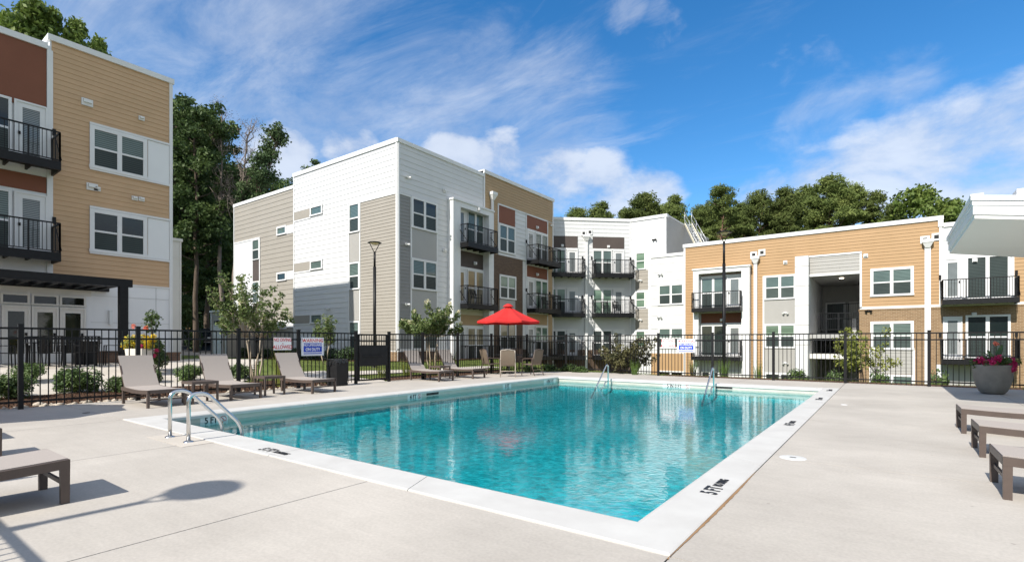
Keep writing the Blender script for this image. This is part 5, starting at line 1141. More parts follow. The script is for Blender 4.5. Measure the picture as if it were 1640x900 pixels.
def make_tree(name, label, cat, loc, h, rc, z0, nc, nl, leaf, barkm, L, Wd, group=None, rt=.22, kind='oval', flat=.75, csize=1.0, limbs=True, lean=(0, 0), up=.4, dens=1.0, trunk=True):
    T = thing(name, label, cat, loc, 0, group); b = MB(); top = np.array([lean[0], lean[1], h * .93])
    if trunk:
        seg = 8; b.tube([np.array([lean[0] * (i / seg) ** 2, lean[1] * (i / seg) ** 2, -.5 + (h * .95 + .5) * i / seg]) + RNG.normal(size=3) * np.array([.12, .12, 0]) * (0 < i < seg) for i in range(seg + 1)], [rt * (1 - .86 * i / seg) for i in range(seg + 1)], 9)
    C, RD = [], []
    for i in range(nc):
        f = RNG.random() if kind != 'pine' else RNG.random() ** .75; z = z0 + (h - z0) * f
        if kind == 'oval': env = math.sin(min(1, (f * .86 + .14)) * math.pi) ** .6
        elif kind == 'pine': env = (1 - f ** 2.2) * .85 + .15 if f > .25 else .55 + f * 1.4
        elif kind == 'cone': env = 1.02 - f * .92
        elif kind == 'column': env = .75 + .25 * math.sin(f * math.pi)
        else: env = (.35 + f * .75)
        a = RNG.uniform(0, 2 * math.pi); r = rc * env * (RNG.uniform(.2, 1) ** .55) * RNG.choice([.8, 1.0, 1.0, 1.18]); fl_ = (z / h) ** 2
        c = np.array([r * math.cos(a) + lean[0] * fl_, r * math.sin(a) + lean[1] * fl_, z]); s = csize * RNG.uniform(.6, 1.25)
        C.append(c); RD.append((s, s, s * flat))
        if kind == 'pine' and r > rc * .45: C.append(c * [1.14, 1.14, 1] + [0, 0, -.12]); RD.append((s * .7, s * .7, s * flat * .5))
        if limbs and i % 2 == 0 and trunk: limb(b, (lean[0] * fl_ * .7, lean[1] * fl_ * .7, max(z0 * .6, z - r * .55)), c, rt * (.34 - .2 * f), .02)
    if trunk: b.build('trunk', barkm, T, local=True)
    m = MB(); V, F = leaf_quads(C, RD, int(nl * dens), L, Wd, up); m.raw(V, F); m.build('crown', leaf, T, local=True)
    return T
def px_h(py, d): return H + (HY - py) * d / FPX
def put(T, px, d, ytop, h0, label, first=None, dz=None, wide=1.0, rz=0):
    x, y = at(px, d); z = float(tz(x, y)); s = (px_h(ytop, d) - z) / h0; loc = (x, y, z)
    if first: T.location = loc; T.scale = (s * wide, s * wide, s); T.rotation_euler.z = rz; T['label'] = label; return T
    return dup(T, loc, rz, label, (s * wide, s * wide, s))
GP = 'pines behind the tan wing'
pA_ = make_tree('pine_tree', 'x', 'tree', (0, 0, 0), 20, 3.7, 7.0, 150, 150, 'pine_needles', 'pine_bark', .19, .055, GP, .26, 'pine', .6, .80)
pB_ = make_tree('pine_tree', 'x', 'tree', (0, 0, 0), 20, 3.2, 5.5, 135, 150, 'pine_needles', 'pine_bark', .19, .055, GP, .24, 'pine', .6, .78)
pC_ = make_tree('pine_tree', 'x', 'tree', (0, 0, 0), 20, 3.1, 10.5, 60, 150, 'pine_needles', 'pine_bark', .19, .055, GP, .24, 'pine', .5, .78)
pD_ = make_tree('leafy_tree', 'x', 'tree', (0, 0, 0), 15, 4.2, 5.0, 60, 170, 'sunny_leaves', 'bark', .20, .12, None, .26, 'oval', .75, 1.15)
used = set()
def P_(T, px, d, yt, h0, lab, wide=1.0):
    f = id(T) not in used; used.add(id(T)); return put(T, px, d, yt, h0, lab, f, wide=wide, rz=RNG.uniform(0, 6.28))
for T, px, d, yt, w, lab in (
    (pB_, 893, 66, 348, 1.0, 'dark pine whose tip just clears the white corner roof at its left'), (pA_, 925, 60, 330, 1.0, 'bushy pine above the left half of the white corner roof'), (pB_, 965, 62, 322, 1.15, 'pine behind the white corner roof, above the downspout'),
    (pA_, 1032, 57, 306, 1.15, 'rounded pine above the right end of the white corner roof'), (pB_, 1083, 56, 310, .95, 'pine above the roof stair, darker and pointed'), (pA_, 1122, 62, 326, .9, 'low pine behind the roof stair, between two taller ones'),
    (pC_, 1157, 55, 291, 1.05, 'tall open pine standing up behind the right lamp'), (pB_, 1190, 62, 322, 1.1, 'pine filling the gap right of the tall open pine'), (pA_, 1214, 58, 303, .95, 'dense pine left of the highest pines'),
    (pB_, 1258, 57, 297, 1.05, 'pine beside the tallest pine, on its left'), (pA_, 1290, 63, 296, .95, 'pine tucked behind the left flank of the tallest pine'), (pA_, 1330, 56, 278, 1.15, 'tallest and fullest pine above the breezeway'), (pB_, 1366, 58, 294, 1.0, 'pine right of the tallest pine, with layered branches'),
    (pB_, 1000, 66, 332, 1.2, 'low pine closing the gap between the rounded pine and its left neighbour'), (pA_, 1062, 68, 326, 1.2, 'low pine between the rounded pine and the roof stair'), (pC_, 945, 68, 340, 1.2, 'low open pine above the white corner roof, farthest back'), (pA_, 1140, 70, 322, 1.2, 'broad low pine left of the right lamp, farthest back'), (pC_, 1400, 57, 304, 1.05, 'thin pine with open branches, last before the bright leafy tree'), (pB_, 1432, 66, 322, 1.0, 'pine half hidden behind the bright leafy tree'), (pA_, 1165, 70, 330, 1.2, 'far pine low behind the right lamp'), (pB_, 1240, 72, 325, 1.2, 'far pine low between dense neighbours')):
    P_(T, px, d, yt, 20.6, lab, w)
P_(pD_, 1468, 54, 306, 15.2, 'bright green leafy tree above the tan roof near the right end', .95)
P_(pD_, 1522, 57, 323, 15.2, 'smaller bright green leafy tree at the right end of the tan roof', .62)
P_(pD_, 1575, 66, 345, 15.2, 'leafy tree mostly hidden by the white pavilion roof', .7)
GO = 'tall trees between the two left buildings'
oA = make_tree('tall_tree', 'x', 'tree', (0, 0, 0), 22, 2.8, 5.0, 130, 150, 'oak_leaves', 'bark', .18, .09, GO, .28, 'column', .75, .82)
oB = make_tree('tall_tree', 'x', 'tree', (0, 0, 0), 22, 2.5, 9.0, 90, 150, 'oak_leaves', 'bark', .18, .09, GO, .25, 'column', .75, .80)
for T, px, d, yt, w, lab in (
    (oA, 284, 46, 150, 1.0, 'tall dark tree rising right beside the tan building'), (oB, 314, 43, 155, 1.0, 'tall dark tree, second from the tan building'), (oA, 333, 50, 172, 1.0, 'tall tree with a pale bare lower trunk, right of the darkest crowns'),
    (oB, 298, 56, 178, 1.2, 'tall tree behind the two nearest the tan building'), (oA, 372, 56, 262, 1.25, 'shorter dark tree behind the bare branches'), (oB, 402, 62, 268, 1.3, 'dark tree at the back left of the greige roof'), (oA, 438, 60, 287, 1.2, 'round topped tree just above the greige roof'), (oB, 352, 62, 245, 1.3, 'dark tree filling the gap behind the bare tree'),
    (oA, 462, 63, 287, 1.0, 'dark tree whose top shows left of the white end wall'), (oB, 517, 70, 254, 1.0, 'far tree whose tip peeks over the white end wall')):
    P_(T, px, d, yt, 22.6, lab, w)
uA = make_tree('understory_tree', 'x', 'tree', (0, 0, 0), 9, 2.3, .6, 46, 150, 'oak_leaves', 'bark', .19, .11, 'low trees in the gap between the left buildings', .1, 'column', .8, .95)
for px, d, yt, w, lab in ((288, 52, 385, 1.2, 'low leafy tree in the gap, left side'), (318, 58, 372, 1.3, 'low leafy tree in the gap, middle'), (352, 55, 395, 1.2, 'low leafy tree in the gap, right, behind the small shed'), (372, 60, 330, 1.2, 'low tree against the edge of the greige wall'), (300, 44, 470, .9, 'short sunlit bushy tree above the dirt bank'), (335, 64, 330, 1.4, 'tall undergrowth deep in the gap'), (300, 66, 320, 1.4, 'dark undergrowth deep in the gap, left')):
    P_(uA, px, d, yt, 9.3, lab, w)
# trees over the left roof
oC = make_tree('tall_tree', 'x', 'tree', (0, 0, 0), 22, 2.5, 8.0, 66, 210, 'sunny_leaves', 'bark', .20, .11, None, .28, 'oval', .9, 1.0)
for px, d, yt, w, lab in ((52, 37, 0, .82, 'sunlit leafy tree above the rust coloured roof edge, highest at the left'), (82, 38, 14, .62, 'sunlit leafy tree above the joint of the rust and tan roofs'), (122, 39, 32, .62, 'sunlit tree above the tan roof, sloping down to the right'), (158, 41, 60, .55, 'low leafy treetop over the tan roof, farthest right'), (10, 40, 20, .4, 'slim treetop at the far left edge')):
    P_(oC, px, d, yt, 22.6, lab, w)
# bare and sparse trees
def bare_tree(label, px, d, ytop, leaf=None, lean=(0, 0), n=46, spread=2.0):
    x, y = at(px, d); z = float(tz(x, y)); h = px_h(ytop, d) - z; T = thing('sparse_tree', label, 'tree', (x, y, z)); b = MB(); tip = []
    axis = lambda f: np.array([lean[0] * f * f, lean[1] * f * f, h * f]); b.tube([axis(i / 9) + RNG.normal(size=3) * [.08, .08, 0] for i in range(10)], [.24 * (1 - .93 * i / 9) for i in range(10)], 8)
    for i in range(n):
        f = RNG.uniform(.52, .98); p = axis(f); a = RNG.uniform(0, 6.28); L = spread * (1.15 - f) * 1.6 + .5; q = p + np.array([math.cos(a) * L * .6, math.sin(a) * L * .6, L]); limb(b, p, q, .05, .012, 4, .2, 3); tip.append(q)
        for k in range(5): q2 = p + (q - p) * RNG.uniform(.4, 1) ; e = q2 + unit(1)[0] * [.5, .5, .3] + [0, 0, .35]; limb(b, q2, e, .014, .004, 3, .15, 2); tip.append(e)
    b.build('trunk', 'dead_twigs' if leaf is None else 'bark', T, local=True)
    m = MB(); C = np.array(tip); V, F = leaf_quads(C, np.full((len(C), 3), .34), 9 if leaf is None else 26, .05 if leaf is None else .12, .025 if leaf is None else .07); m.raw(V, F); m.build('crown' if leaf else 'twigs', leaf or 'dead_twigs', T, local=True); return T
bare_tree('bare grey tree, its thin twigs against the sky, left of two', 353, 44, 172, None, (.2, 0), 30, 1.3); bare_tree('bare grey tree, its thin twigs against the sky, right of two', 372, 43, 190, None, (1.2, 1.0), 34, 1.7)
bare_tree('sparse leafy tree leaning out towards the white building', 388, 43, 215, 'sparse_leaves', (2.3, 1.9), 44, 1.7)

# small ornamental trees ----------------------------------------------------
def myrtle(label, px, d, ytop, width_px, zlo_py, leaf, bloom, nst=4, nc=44, nl=90, bn=10, bark='pale_bark', L=.055, W_=.03):
    x, y = at(px, d); z = float(tz(x, y)); h = px_h(ytop, d) - z; rc = width_px * d / FPX / 2; zl = px_h(zlo_py, d) - z; T = thing('ornamental_tree', label, 'small tree', (x, y, z)); b = MB(); C = []
    for i in range(nst):
        a = 6.28 * i / nst + RNG.uniform(-.3, .3); base = np.array([.07 * math.cos(a), .07 * math.sin(a), -.05]); k = base + np.array([.22 * math.cos(a), .22 * math.sin(a), zl * .9]); limb(b, base, k, .028, .02, 7, .04)
        for j in range(9):
            a2 = a + RNG.uniform(-1.9, 1.9); rr = rc * RNG.uniform(.2, 1.0) ** .7; q = np.array([math.cos(a2) * rr, math.sin(a2) * rr, zl + (h - zl) * RNG.uniform(.02, .97) * (1 - .30 * (rr / rc) ** 2)]); limb(b, k, q, .012, .003, 5, .12)
            for f in (.5, .68, .85, 1.0): C.append(k + (q - k) * f + unit(1)[0] * .06)
    b.build('trunk', bark, T, local=True); C = np.array(C); m = MB(); V, F = leaf_quads(C, np.full((len(C), 3), .125) * RNG.uniform(.6, 1.4, (len(C), 1)), nl, L, W_); m.raw(V, F); m.build('crown', leaf, T, local=True)
    if bloom:
        idx = RNG.choice(len(C), bn, False); m = MB(); V, F = leaf_quads(C[idx] * [1.05, 1.05, 1.04] + [0, 0, .06], np.full((bn, 3), .085) * RNG.uniform(.7, 1.3, (bn, 1)), 60, .026, .022, shell=.2); m.raw(V, F); m.build('blossom', bloom, T, local=True)
    return T
myrtle('thin green crape myrtle with pale stems in front of the greige wall', 408, 15.2, 424, 122, 530, 'myrtle_leaves', 'cream_bloom', 4, 50, 30, 4, L=.05, W_=.026)
myrtle('crape myrtle with cream blossom in front of the grey siding', 692, 19.6, 482, 100, 530, 'myrtle_leaves', 'cream_bloom', 4, 50, 46, 34)
myrtle('slim young tree behind the fence, by the blue lifeguard sign', 521, 20.5, 494, 34, 548, 'myrtle_leaves', None, 2, 24, 30, 0, L=.045, W_=.022)
myrtle('reddish green young tree behind the far fence, left of the signs', 1003, 20.2, 530, 100, 585, 'reddish_leaves', None, 4, 50, 22, 0, 'bark', .055, .032)
myrtle('light green young tree behind the far fence, before the breezeway', 1388, 19.6, 517, 108, 585, 'yellow_green_leaves', None, 3, 46, 24, 0, 'bark', .055, .032)
def shrub(name, label, cat, loc, r, h, leaf, group=None, nc=20, nl=130, L=.035, W_=.018, sc=.36):
    T = thing(name, label, cat, loc, 0, group); b = MB()
    for i in range(5): a = RNG.uniform(0, 6.28); limb(b, (0, 0, -.05), (math.cos(a) * r * .5, math.sin(a) * r * .5, h * .55), .012, .005, 4)
    b.build('stem', 'bark', T, local=True); C = [(math.cos(a) * r * q, math.sin(a) * r * q, h * (.22 + .58 * f * (1 - q * q * .5))) for a, q, f in zip(RNG.uniform(0, 6.28, nc), RNG.uniform(.1, .75, nc), RNG.uniform(0, 1, nc))]
    m = MB(); V, F = leaf_quads(C, np.full((nc, 3), r * sc) * RNG.uniform(.7, 1.2, (nc, 1)), nl, L, W_, up=.6, out=.8); m.raw(V, F); m.build('foliage', leaf, T, local=True); return T
GS = 'low rounded shrubs in the bed behind the left fence'
S0 = shrub('shrub', 'x', 'shrub', (0, 0, 0), .46, .52, 'shrub_leaves', GS, 26, 150)
first = True
for px, py, s, lab in ((14, 641, .95, 'rounded green shrub at the far left, behind the nearest fence post'), (48, 627, .85, 'smaller rounded shrub just right of the nearest fence post'), (122, 632, 1.05, 'largest rounded shrub, in front of the dining set'), (192, 630, .7, 'small rounded shrub half behind the nearest lounger back'), (243, 620, .62, 'small rounded shrub right of the nearest lounger back'), (303, 617, .85, 'rounded shrub between the first and second lounger backs'), (383, 612, .8, 'rounded shrub right of the second lounger back')):
    d = 1.2 * FPX / (py - HY); x, y = at(px, d); x = min(x, -13.1); k = ray(px); d = x / k[0]; y = k[1] * d; z = float(tz(x, y)) + .04
    if first: S0.location = (x, y, z); S0.scale = (s, s, s); S0['label'] = lab; first = False
    else: dup(S0, (x, y, z), RNG.uniform(0, 6), lab, s)
GH = 'dark hedge shrubs at the foot of the white end wall'
H0 = None
for i, (px, lab) in enumerate(((392, 'dark hedge shrub at the left end of the row'), (425, 'dark hedge shrub, second from the left of the row'), (452, 'dark hedge shrub below the greige wall windows'), (478, 'dark hedge shrub where greige and white walls meet'), (503, 'dark hedge shrub behind the blue lifeguard sign'), (530, 'dark hedge shrub above the bin'), (556, 'dark hedge shrub at the right end of the row'))):
    y = 16.75; r = ray(px); x = r[0] / r[1] * y; z = float(tz(x, y)); loc = (x, y, z); s = RNG.uniform(.85, 1.2)
    if H0 is None: H0 = shrub('hedge_shrub', lab, 'shrub', loc, .62, .75, 'dark_shrub_leaves', GH, 22, 120, .05, .028)
    else: dup(H0, loc, RNG.uniform(0, 6), lab, s)
GF = 'bushes just beyond the far fence'
B0 = None
for px, py_t, d, lab in ((850, 586, 20.8, 'small bush beyond the far corner of the fence, left'), (880, 583, 21.2, 'dark round bush beyond the fence corner'), (912, 586, 21.0, 'light bush left of the grey downspout'), (930, 587, 20.6, 'light bush right of the grey downspout'), (1277, 592, 18.0, 'leafy bush in front of the white pilaster'), (1337, 595, 18.4, 'round bush in front of the breezeway'), (1408, 596, 18.0, 'low bush under the light green young tree'), (1505, 597, 17.8, 'bush left of the stone planter')):
    x, y = at(px, d); z = float(tz(x, y)); h = max(.35, px_h(py_t, d) - z)
    if B0 is None: B0 = shrub('bush', lab, 'bush', (x, y, z), .40, .55, 'shrub_leaves', GF, 20, 110, .04, .022); h0 = .55; B0.scale = (1, 1, h / h0)
    else: dup(B0, (x, y, z), RNG.uniform(0, 6), lab, (1, 1, h / h0))
def blades(n, r, h, w, droop=.35):
    V = []; F = []
    for i in range(n):
        a = RNG.uniform(0, 6.28); q = r * math.sqrt(RNG.random()); x, y = q * math.cos(a) * .5, q * math.sin(a) * .5; b_ = RNG.uniform(0, 6.28); hh = h * RNG.uniform(.6, 1.05); dx, dy = math.cos(a) * r * droop * 2, math.sin(a) * r * droop * 2; ux_, uy_ = math.cos(b_) * w, math.sin(b_) * w; k = len(V)
        V += [(x - ux_, y - uy_, 0), (x + ux_, y + uy_, 0), (x + dx * .35 + ux_ * .8, y + dy * .35 + uy_ * .8, hh * .6), (x + dx * .35 - ux_ * .8, y + dy * .35 - uy_ * .8, hh * .6), (x + dx, y + dy, hh)]; F += [(k, k + 1, k + 2, k + 3), (k + 3, k + 2, k + 4)]
    return V, F
GG = 'upright grass clumps beyond the far fence'; g0_ = None
for px, yt, lab in ((1017, 572, 'upright green grass clump beside the reddish young tree'), (1110, 574, 'upright green grass clump under the lifeguard sign'), (1160, 571, 'widest upright grass clump, at the foot of the right lamp'), (1214, 574, 'upright grass clump left of the white pilaster')):
    d = 18.9; x, y = at(px, d); z = float(tz(x, y)); h = px_h(yt, d) - z; s = h / 1.0
    if g0_ is None:
        g0_ = thing('grass_clump', lab, 'ornamental grass', (x, y, z), 0, GG); V, F = blades(95, .2, 1.0, .0045, .34); m = MB(); m.v = V; m.f = F; m.m = [0] * len(F); m.sm = [False] * len(F); m.build('blades', 'tall_grass', g0_, local=True); g0_.scale = (1, 1, s)
    else: dup(g0_, (x, y, z), RNG.uniform(0, 6), lab, (1.25 if px == 1160 else .9, 1.25 if px == 1160 else .9, s))
GY = 'yellow green grasses behind the fence by the gate'; y0_ = None
for px, d, yt, lab in ((449, 14.0, 556, 'yellow green grass behind the fence under the NO DIVING sign'), (612, 18.2, 582, 'yellow grass behind the right end of the gate'), (652, 19.0, 572, 'yellow grass behind the lounger past the gate'), (697, 18.6, 570, 'yellow grass between the two loungers past the gate'), (722, 19.8, 556, 'yellow green flowering clump under the myrtle')):
    x, y = at(px, d); z = float(tz(x, y)); h = px_h(yt, d) - z
    if y0_ is None:
        y0_ = thing('grass_clump', lab, 'ornamental grass', (x, y, z), 0, GY); V, F = blades(80, .22, .6, .006, .4); m = MB(); m.v = V; m.f = F; m.m = [0] * len(F); m.sm = [False] * len(F); m.build('blades', 'yellow_green_leaves', y0_, local=True); y0_.scale = (1, 1, h / .6)
    else: dup(y0_, (x, y, z), RNG.uniform(0, 6), lab, (1.1, 1.1, h / .6))
# lawn blades and stones
m = MB(); n = 42000; x = RNG.uniform(-21.5, -13.0, n); y = RNG.uniform(9.5, 31, n); keep = (y > 9.5 + 0) & ~((x > -16.3) & (y < 11.0)) & (y > 7.4 + (-14.75 - x) * .62) & ~((x > -16) & (x < -14.9) & (y < 20)) & ~((x < -19.9) & (y > 15.9)) & ~((x > -13.7) & (y < 17.5)); x, y = x[keep], y[keep]; z = tz(x, y); n = len(x)
a = RNG.uniform(0, 6.28, n); hh = RNG.uniform(.03, .075, n); w = .006; V = np.stack([np.stack([x - np.cos(a) * w, y - np.sin(a) * w, z], 1), np.stack([x + np.cos(a) * w, y + np.sin(a) * w, z], 1), np.stack([x + RNG.normal(0, .02, n), y + RNG.normal(0, .02, n), z + hh], 1)], 1).reshape(-1, 3)
m.raw(V, np.arange(3 * n).reshape(-1, 3)); struct(m.build('lawn_grass', 'grass_blades'), 'stuff')
m = MB(); n = 16000; x = RNG.uniform(-12, 9, n); y = RNG.uniform(18.3, 22.5, n); z = tz(x, y); a = RNG.uniform(0, 6.28, n); hh = RNG.uniform(.05, .14, n); V = np.stack([np.stack([x - np.cos(a) * w, y - np.sin(a) * w, z], 1), np.stack([x + np.cos(a) * w, y + np.sin(a) * w, z], 1), np.stack([x + RNG.normal(0, .03, n), y + RNG.normal(0, .03, n), z + hh], 1)], 1).reshape(-1, 3)
m.raw(V, np.arange(3 * n).reshape(-1, 3)); struct(m.build('bank_grass', 'grass_blades'), 'stuff')
m = MB()
ico = [(0, 0, 1), (.894, 0, .447), (.276, .851, .447), (-.724, .526, .447), (-.724, -.526, .447), (.276, -.851, .447), (.724, .526, -.447), (-.276, .851, -.447), (-.894, 0, -.447), (-.276, -.851, -.447), (.724, -.526, -.447), (0, 0, -1)]
icf = [(0, 1, 2), (0, 2, 3), (0, 3, 4), (0, 4, 5), (0, 5, 1), (1, 6, 2), (2, 7, 3), (3, 8, 4), (4, 9, 5), (5, 10, 1), (6, 7, 2), (7, 8, 3), (8, 9, 4), (9, 10, 5), (10, 6, 1), (11, 7, 6), (11, 8, 7), (11, 9, 8), (11, 10, 9), (11, 6, 10)]
for i in range(520):
    y = RNG.uniform(-.5, 9.0); x = -12.68 - abs(RNG.normal(0, .17)) + .02 * y; s = RNG.uniform(.022, .07); sc = RNG.uniform(.6, 1.3, 3) * s * [1.2, 1.2, .75]; z = float(tz(x - .1, y)) + .03
    V = np.array(ico) * RNG.uniform(.85, 1.15, (12, 1)) * sc + [x, y, z + sc[2] * .4]; m.raw(V, np.array(icf)); 
m.sm = [True] * len(m.sm); struct(m.build('river_stones', 'river_stone'), 'stuff')
m = MB(); n = 7000; x = RNG.uniform(-14.7, -12.6, n); y = RNG.uniform(-2, 9, n); z = tz(x, y) + .055; C = np.stack([x, y, z], 1); V, F = leaf_quads(C, np.full((n, 3), .012), 1, .028, .009, up=1.2); m.raw(V, F); struct(m.build('mulch_chips', 'mulch'), 'stuff')

# ================================================================== planters
def planter(label, loc, rz=0.0, plants=True):
    T = thing('planter', label, 'planter', loc, rz); b = MB(); b.lathe([(0, 0), (.20, 0), (.245, .015), (.30, .07), (.36, .19), (.405, .35), (.428, .52), (.436, .665), (.430, .68), (.405, .68), (.395, .62)], (0, 0, 0), 48); b.build('pot', 'planter_stone', T, local=True)
    T.scale = (.84, .84, 1)
    b = MB(); b.lathe([(0, .625), (.40, .615)], (0, 0, 0), 24); b.build('soil', 'soil', T, local=True)
    C, Rr = [], []
    for i in range(26): a = RNG.uniform(0, 6.28); q = RNG.uniform(.1, .43); C.append((q * math.cos(a), q * math.sin(a), .70 + RNG.uniform(-.02, .10) - .05 * (q > .38)))
    m = MB(); V, F = leaf_quads(C, np.full((26, 3), .085), 55, .04, .02, up=.8); m.raw(V, F); m.build('foliage', 'shrub_leaves', T, local=True)
    m = MB(); Y = [(RNG.uniform(.0, .42), RNG.uniform(-.42, .1), RNG.uniform(.68, .78)) for _ in range(7)]; V, F = leaf_quads(Y, np.full((7, 3), .07), 36, .05, .016, up=.8); m.raw(V, F); m.build('trailing_leaves', 'yellow_green_leaves', T, local=True)
    m = MB(); S = [(RNG.uniform(-.46, .46), RNG.uniform(-.46, .1), RNG.uniform(.68, .84)) for _ in range(9)] + [(-.37, -.05, .80), (-.34, -.15, .73), (-.30, .1, .76), (-.22, -.3, .74), (-.14, -.2, .80), (.12, -.36, .70), (.20, -.28, .78), (.24, -.33, .72), (.16, -.42, .60), (.42, -.18, .66), (.05, .3, .78), (.3, .2, .76), (.46, -.08, .67)]; V, F = leaf_quads(S, np.array(S) * 0 + .075, 60, .028, .024, shell=.2, up=.6); m.raw(V, F); m.build('blossom', 'magenta_bloom', T, local=True)
    b = MB()
    for (x0, y0, a, L, tilt) in ((-.12, 0, 2.4, .34, .55), (-.10, 0, -.6, .30, .8), (.10, 0, .35, .50, .5), (.10, 0, 2.7, .36, .8), (.12, .03, -.2, .36, .35), (.1, .05, 1.6, .36, .6)):
        n = 7; w_ = .062; d_ = np.array([math.cos(a), math.sin(a), 0]); sdv = np.array([-math.sin(a), math.cos(a), 0]); prev = None
        for i in range(n + 1):
            f = i / n; c = np.array([x0, y0, .74]) + d_ * L * f * math.sin(tilt) * 1.1 + np.array([0, 0, L * f * math.cos(tilt) - .10 * f * f * L]); ww = w_ * math.sin(min(1, f * .92 + .08) * math.pi) ** .7 + .004; cur = (c - sdv * ww + [0, 0, .02], c, c + sdv * ww + [0, 0, .02])
            if prev: b.face([prev[0], prev[1], cur[1], cur[0]], 0, True); b.face([prev[1], prev[2], cur[2], cur[1]], 0, True)
            prev = cur
    b.build('canna_leaf', 'canna_leaf', T, local=True); b = MB()
    for (x0, y0, h_) in ((.1, .02, 1.16), (-.1, 0, 1.0)): b.tube([(x0, y0, .62), (x0 + .01, y0, h_)], .009, 6)
    b.build('stalk', 'canna_leaf', T, local=True); m = MB(); V, F = leaf_quads([(.11, .02, 1.17)], [(.05, .05, .055)], 40, .03, .02, shell=.1); m.raw(V, F); m.build('flower_head', 'salmon_bloom', T, local=True)
    return T
x, y, _ = g(1590, 632); r_ = ray(1590); y += .30; x = y * r_[0] / r_[1]
PL0 = planter('round stone planter of magenta flowers and canna leaves, right of the far fence', (x, y, 0), TH)
dup(PL0, (-6.35, -.35, 0), .8, 'round grey stone planter beyond the left edge, seen by its leafy shadow')
# white square planter of yellow flowers by the pergola post
x, y = at(224, 14.6); z = float(tz(x, y)) + .03; WP = thing('flower_planter', 'tall white planter of yellow and pink flowers at the foot of the pergola post', 'planter', (x, y, z), .6); b = MB(); b.hexa([(-.19, -.19, 0), (.19, -.19, 0), (.19, .19, 0), (-.19, .19, 0), (-.25, -.25, .74), (.25, -.25, .74), (.25, .25, .74), (-.25, .25, .74)]); b.build('pot', 'white_planter', WP, local=True, bevel=.01)
C = [(RNG.uniform(-.3, .3), RNG.uniform(-.3, .3), .82 + RNG.uniform(-.04, .2)) for _ in range(18)]; m = MB(); V, F = leaf_quads(C, np.full((18, 3), .11), 45, .045, .02, up=.7); m.raw(V, F); m.build('foliage', 'yellow_green_leaves', WP, local=True)
for cl, n, mt_, zz_ in ((0, 40, 'yellow_bloom', .92), (1, 6, 'magenta_bloom', .66), (2, 2, 'salmon_bloom', 1.36)):
    C = [(RNG.uniform(-.3, .3) * (1.15 if cl == 1 else 1.2 if cl == 0 else .2), RNG.uniform(-.3, .3) * (1.15 if cl == 1 else .95), zz_ + RNG.uniform(-.12, .18)) for _ in range(n)]; m = MB(); V, F = leaf_quads(C, np.full((n, 3), .065), 34, .024, .02, shell=.2); m.raw(V, F); m.build('blossom', mt_, WP, local=True)
x, y = at(247, 15.4); shrub('standard_shrub', 'upright green shrub with a rounded top beside the yellow flower planter', 'shrub', (x, y, float(tz(x, y))), .36, 1.15, 'shrub_leaves', None, 26, 110, .04, .022, .5)
x, y = at(243, 15.8); T = thing('topiary', 'small round leaf ball rising above the shrub by the pergola post', 'small tree', (x, y, float(tz(x, y)))); b = MB(); b.tube([(0, 0, 0), (0, 0, 1.6)], .018, 6); b.build('trunk', 'bark', T, local=True); m = MB(); V, F = leaf_quads([(0, 0, 1.68), (.08, .05, 1.55), (-.08, -.06, 1.48), (-.02, 0, 1.3)], np.full((4, 3), .17), 110, .045, .025); m.raw(V, F); m.build('crown', 'shrub_leaves', T, local=True)
# low brick walls by the tan building
for (px0_, px1_, py_t, X, lab) in ((151, 188, 562, -22.6, 'low dark brick wall below the wall sconce'), (252, 286, 564, -22.9, 'low dark brick wall at the corner of the tan building')):
    r0_, r1_ = ray(px0_), ray(px1_); y0, y1 = X * r0_[1] / r0_[0], X * r1_[1] / r1_[0]; d = X / r0_[0]; zt__ = px_h(py_t, d); T = thing('garden_wall', lab, 'wall', (X, (y0 + y1) / 2, .4)); b = MB(); b.box(X - .15, X + .15, y0, y1, .2, zt__ - .06); b.build('brickwork', 'red_brown_brick', T); b = MB(); b.box(X - .18, X + .18, y0 - .03, y1 + .03, zt__ - .06, zt__); b.build('coping', 'red_brown_brick', T)

# ================================================================== dining set under the pergola
def slat_chair(label, loc, rz):
    T = thing('dining_chair', label, 'chair', loc, rz, 'black dining chairs under the pergola'); w = .23; b = MB()
    for s in (-1, 1): b.bar((.22, s * w, 0), (.20, s * w, .64), .03); b.bar((-.26, s * w, 0), (-.18, s * w, .42), .03); b.bar((-.18, s * w, .42), (-.28, s * w, .92), .03); b.bar((.21, s * w, .64), (-.22, s * w, .64), .04, .02)
    b.bar((-.28, -w, .91), (-.28, w, .91), .03, .04); b.build('frame', 'black_metal', T, local=True); b = MB()
    for i in range(5): b.box(-.17 + i * .078, -.105 + i * .078, -w, w, .42, .44)
    b.build('seat', 'black_metal', T, local=True); b = MB()
    for i in range(6): y = -w + .04 + i * (2 * w - .08) / 5; b.bar((-.185, y, .46), (-.275, y, .90), .035, .012)
    b.build('backrest', 'black_metal', T, local=True); return T
tx, ty = at(100, 15.6); zt__ = float(tz(tx, ty)) + .04
T = thing('dining_table', 'black metal dining table on the patio under the pergola', 'table', (tx, ty, zt__), .0); b = MB(); b.box(-.5, .5, -.85, .85, .71, .74); b.build('tabletop', 'black_metal', T, local=True)
for sx in (-1, 1):
    for sy in (-1, 1): b = MB(); b.bar((sx * .42, sy * .72, 0), (sx * .42, sy * .72, .71), .05); b.build('leg', 'black_metal', T, local=True)
D0 = slat_chair('black slatted dining chair on the pool side of the table, left', (tx + .72, ty - .42, zt__), math.pi)
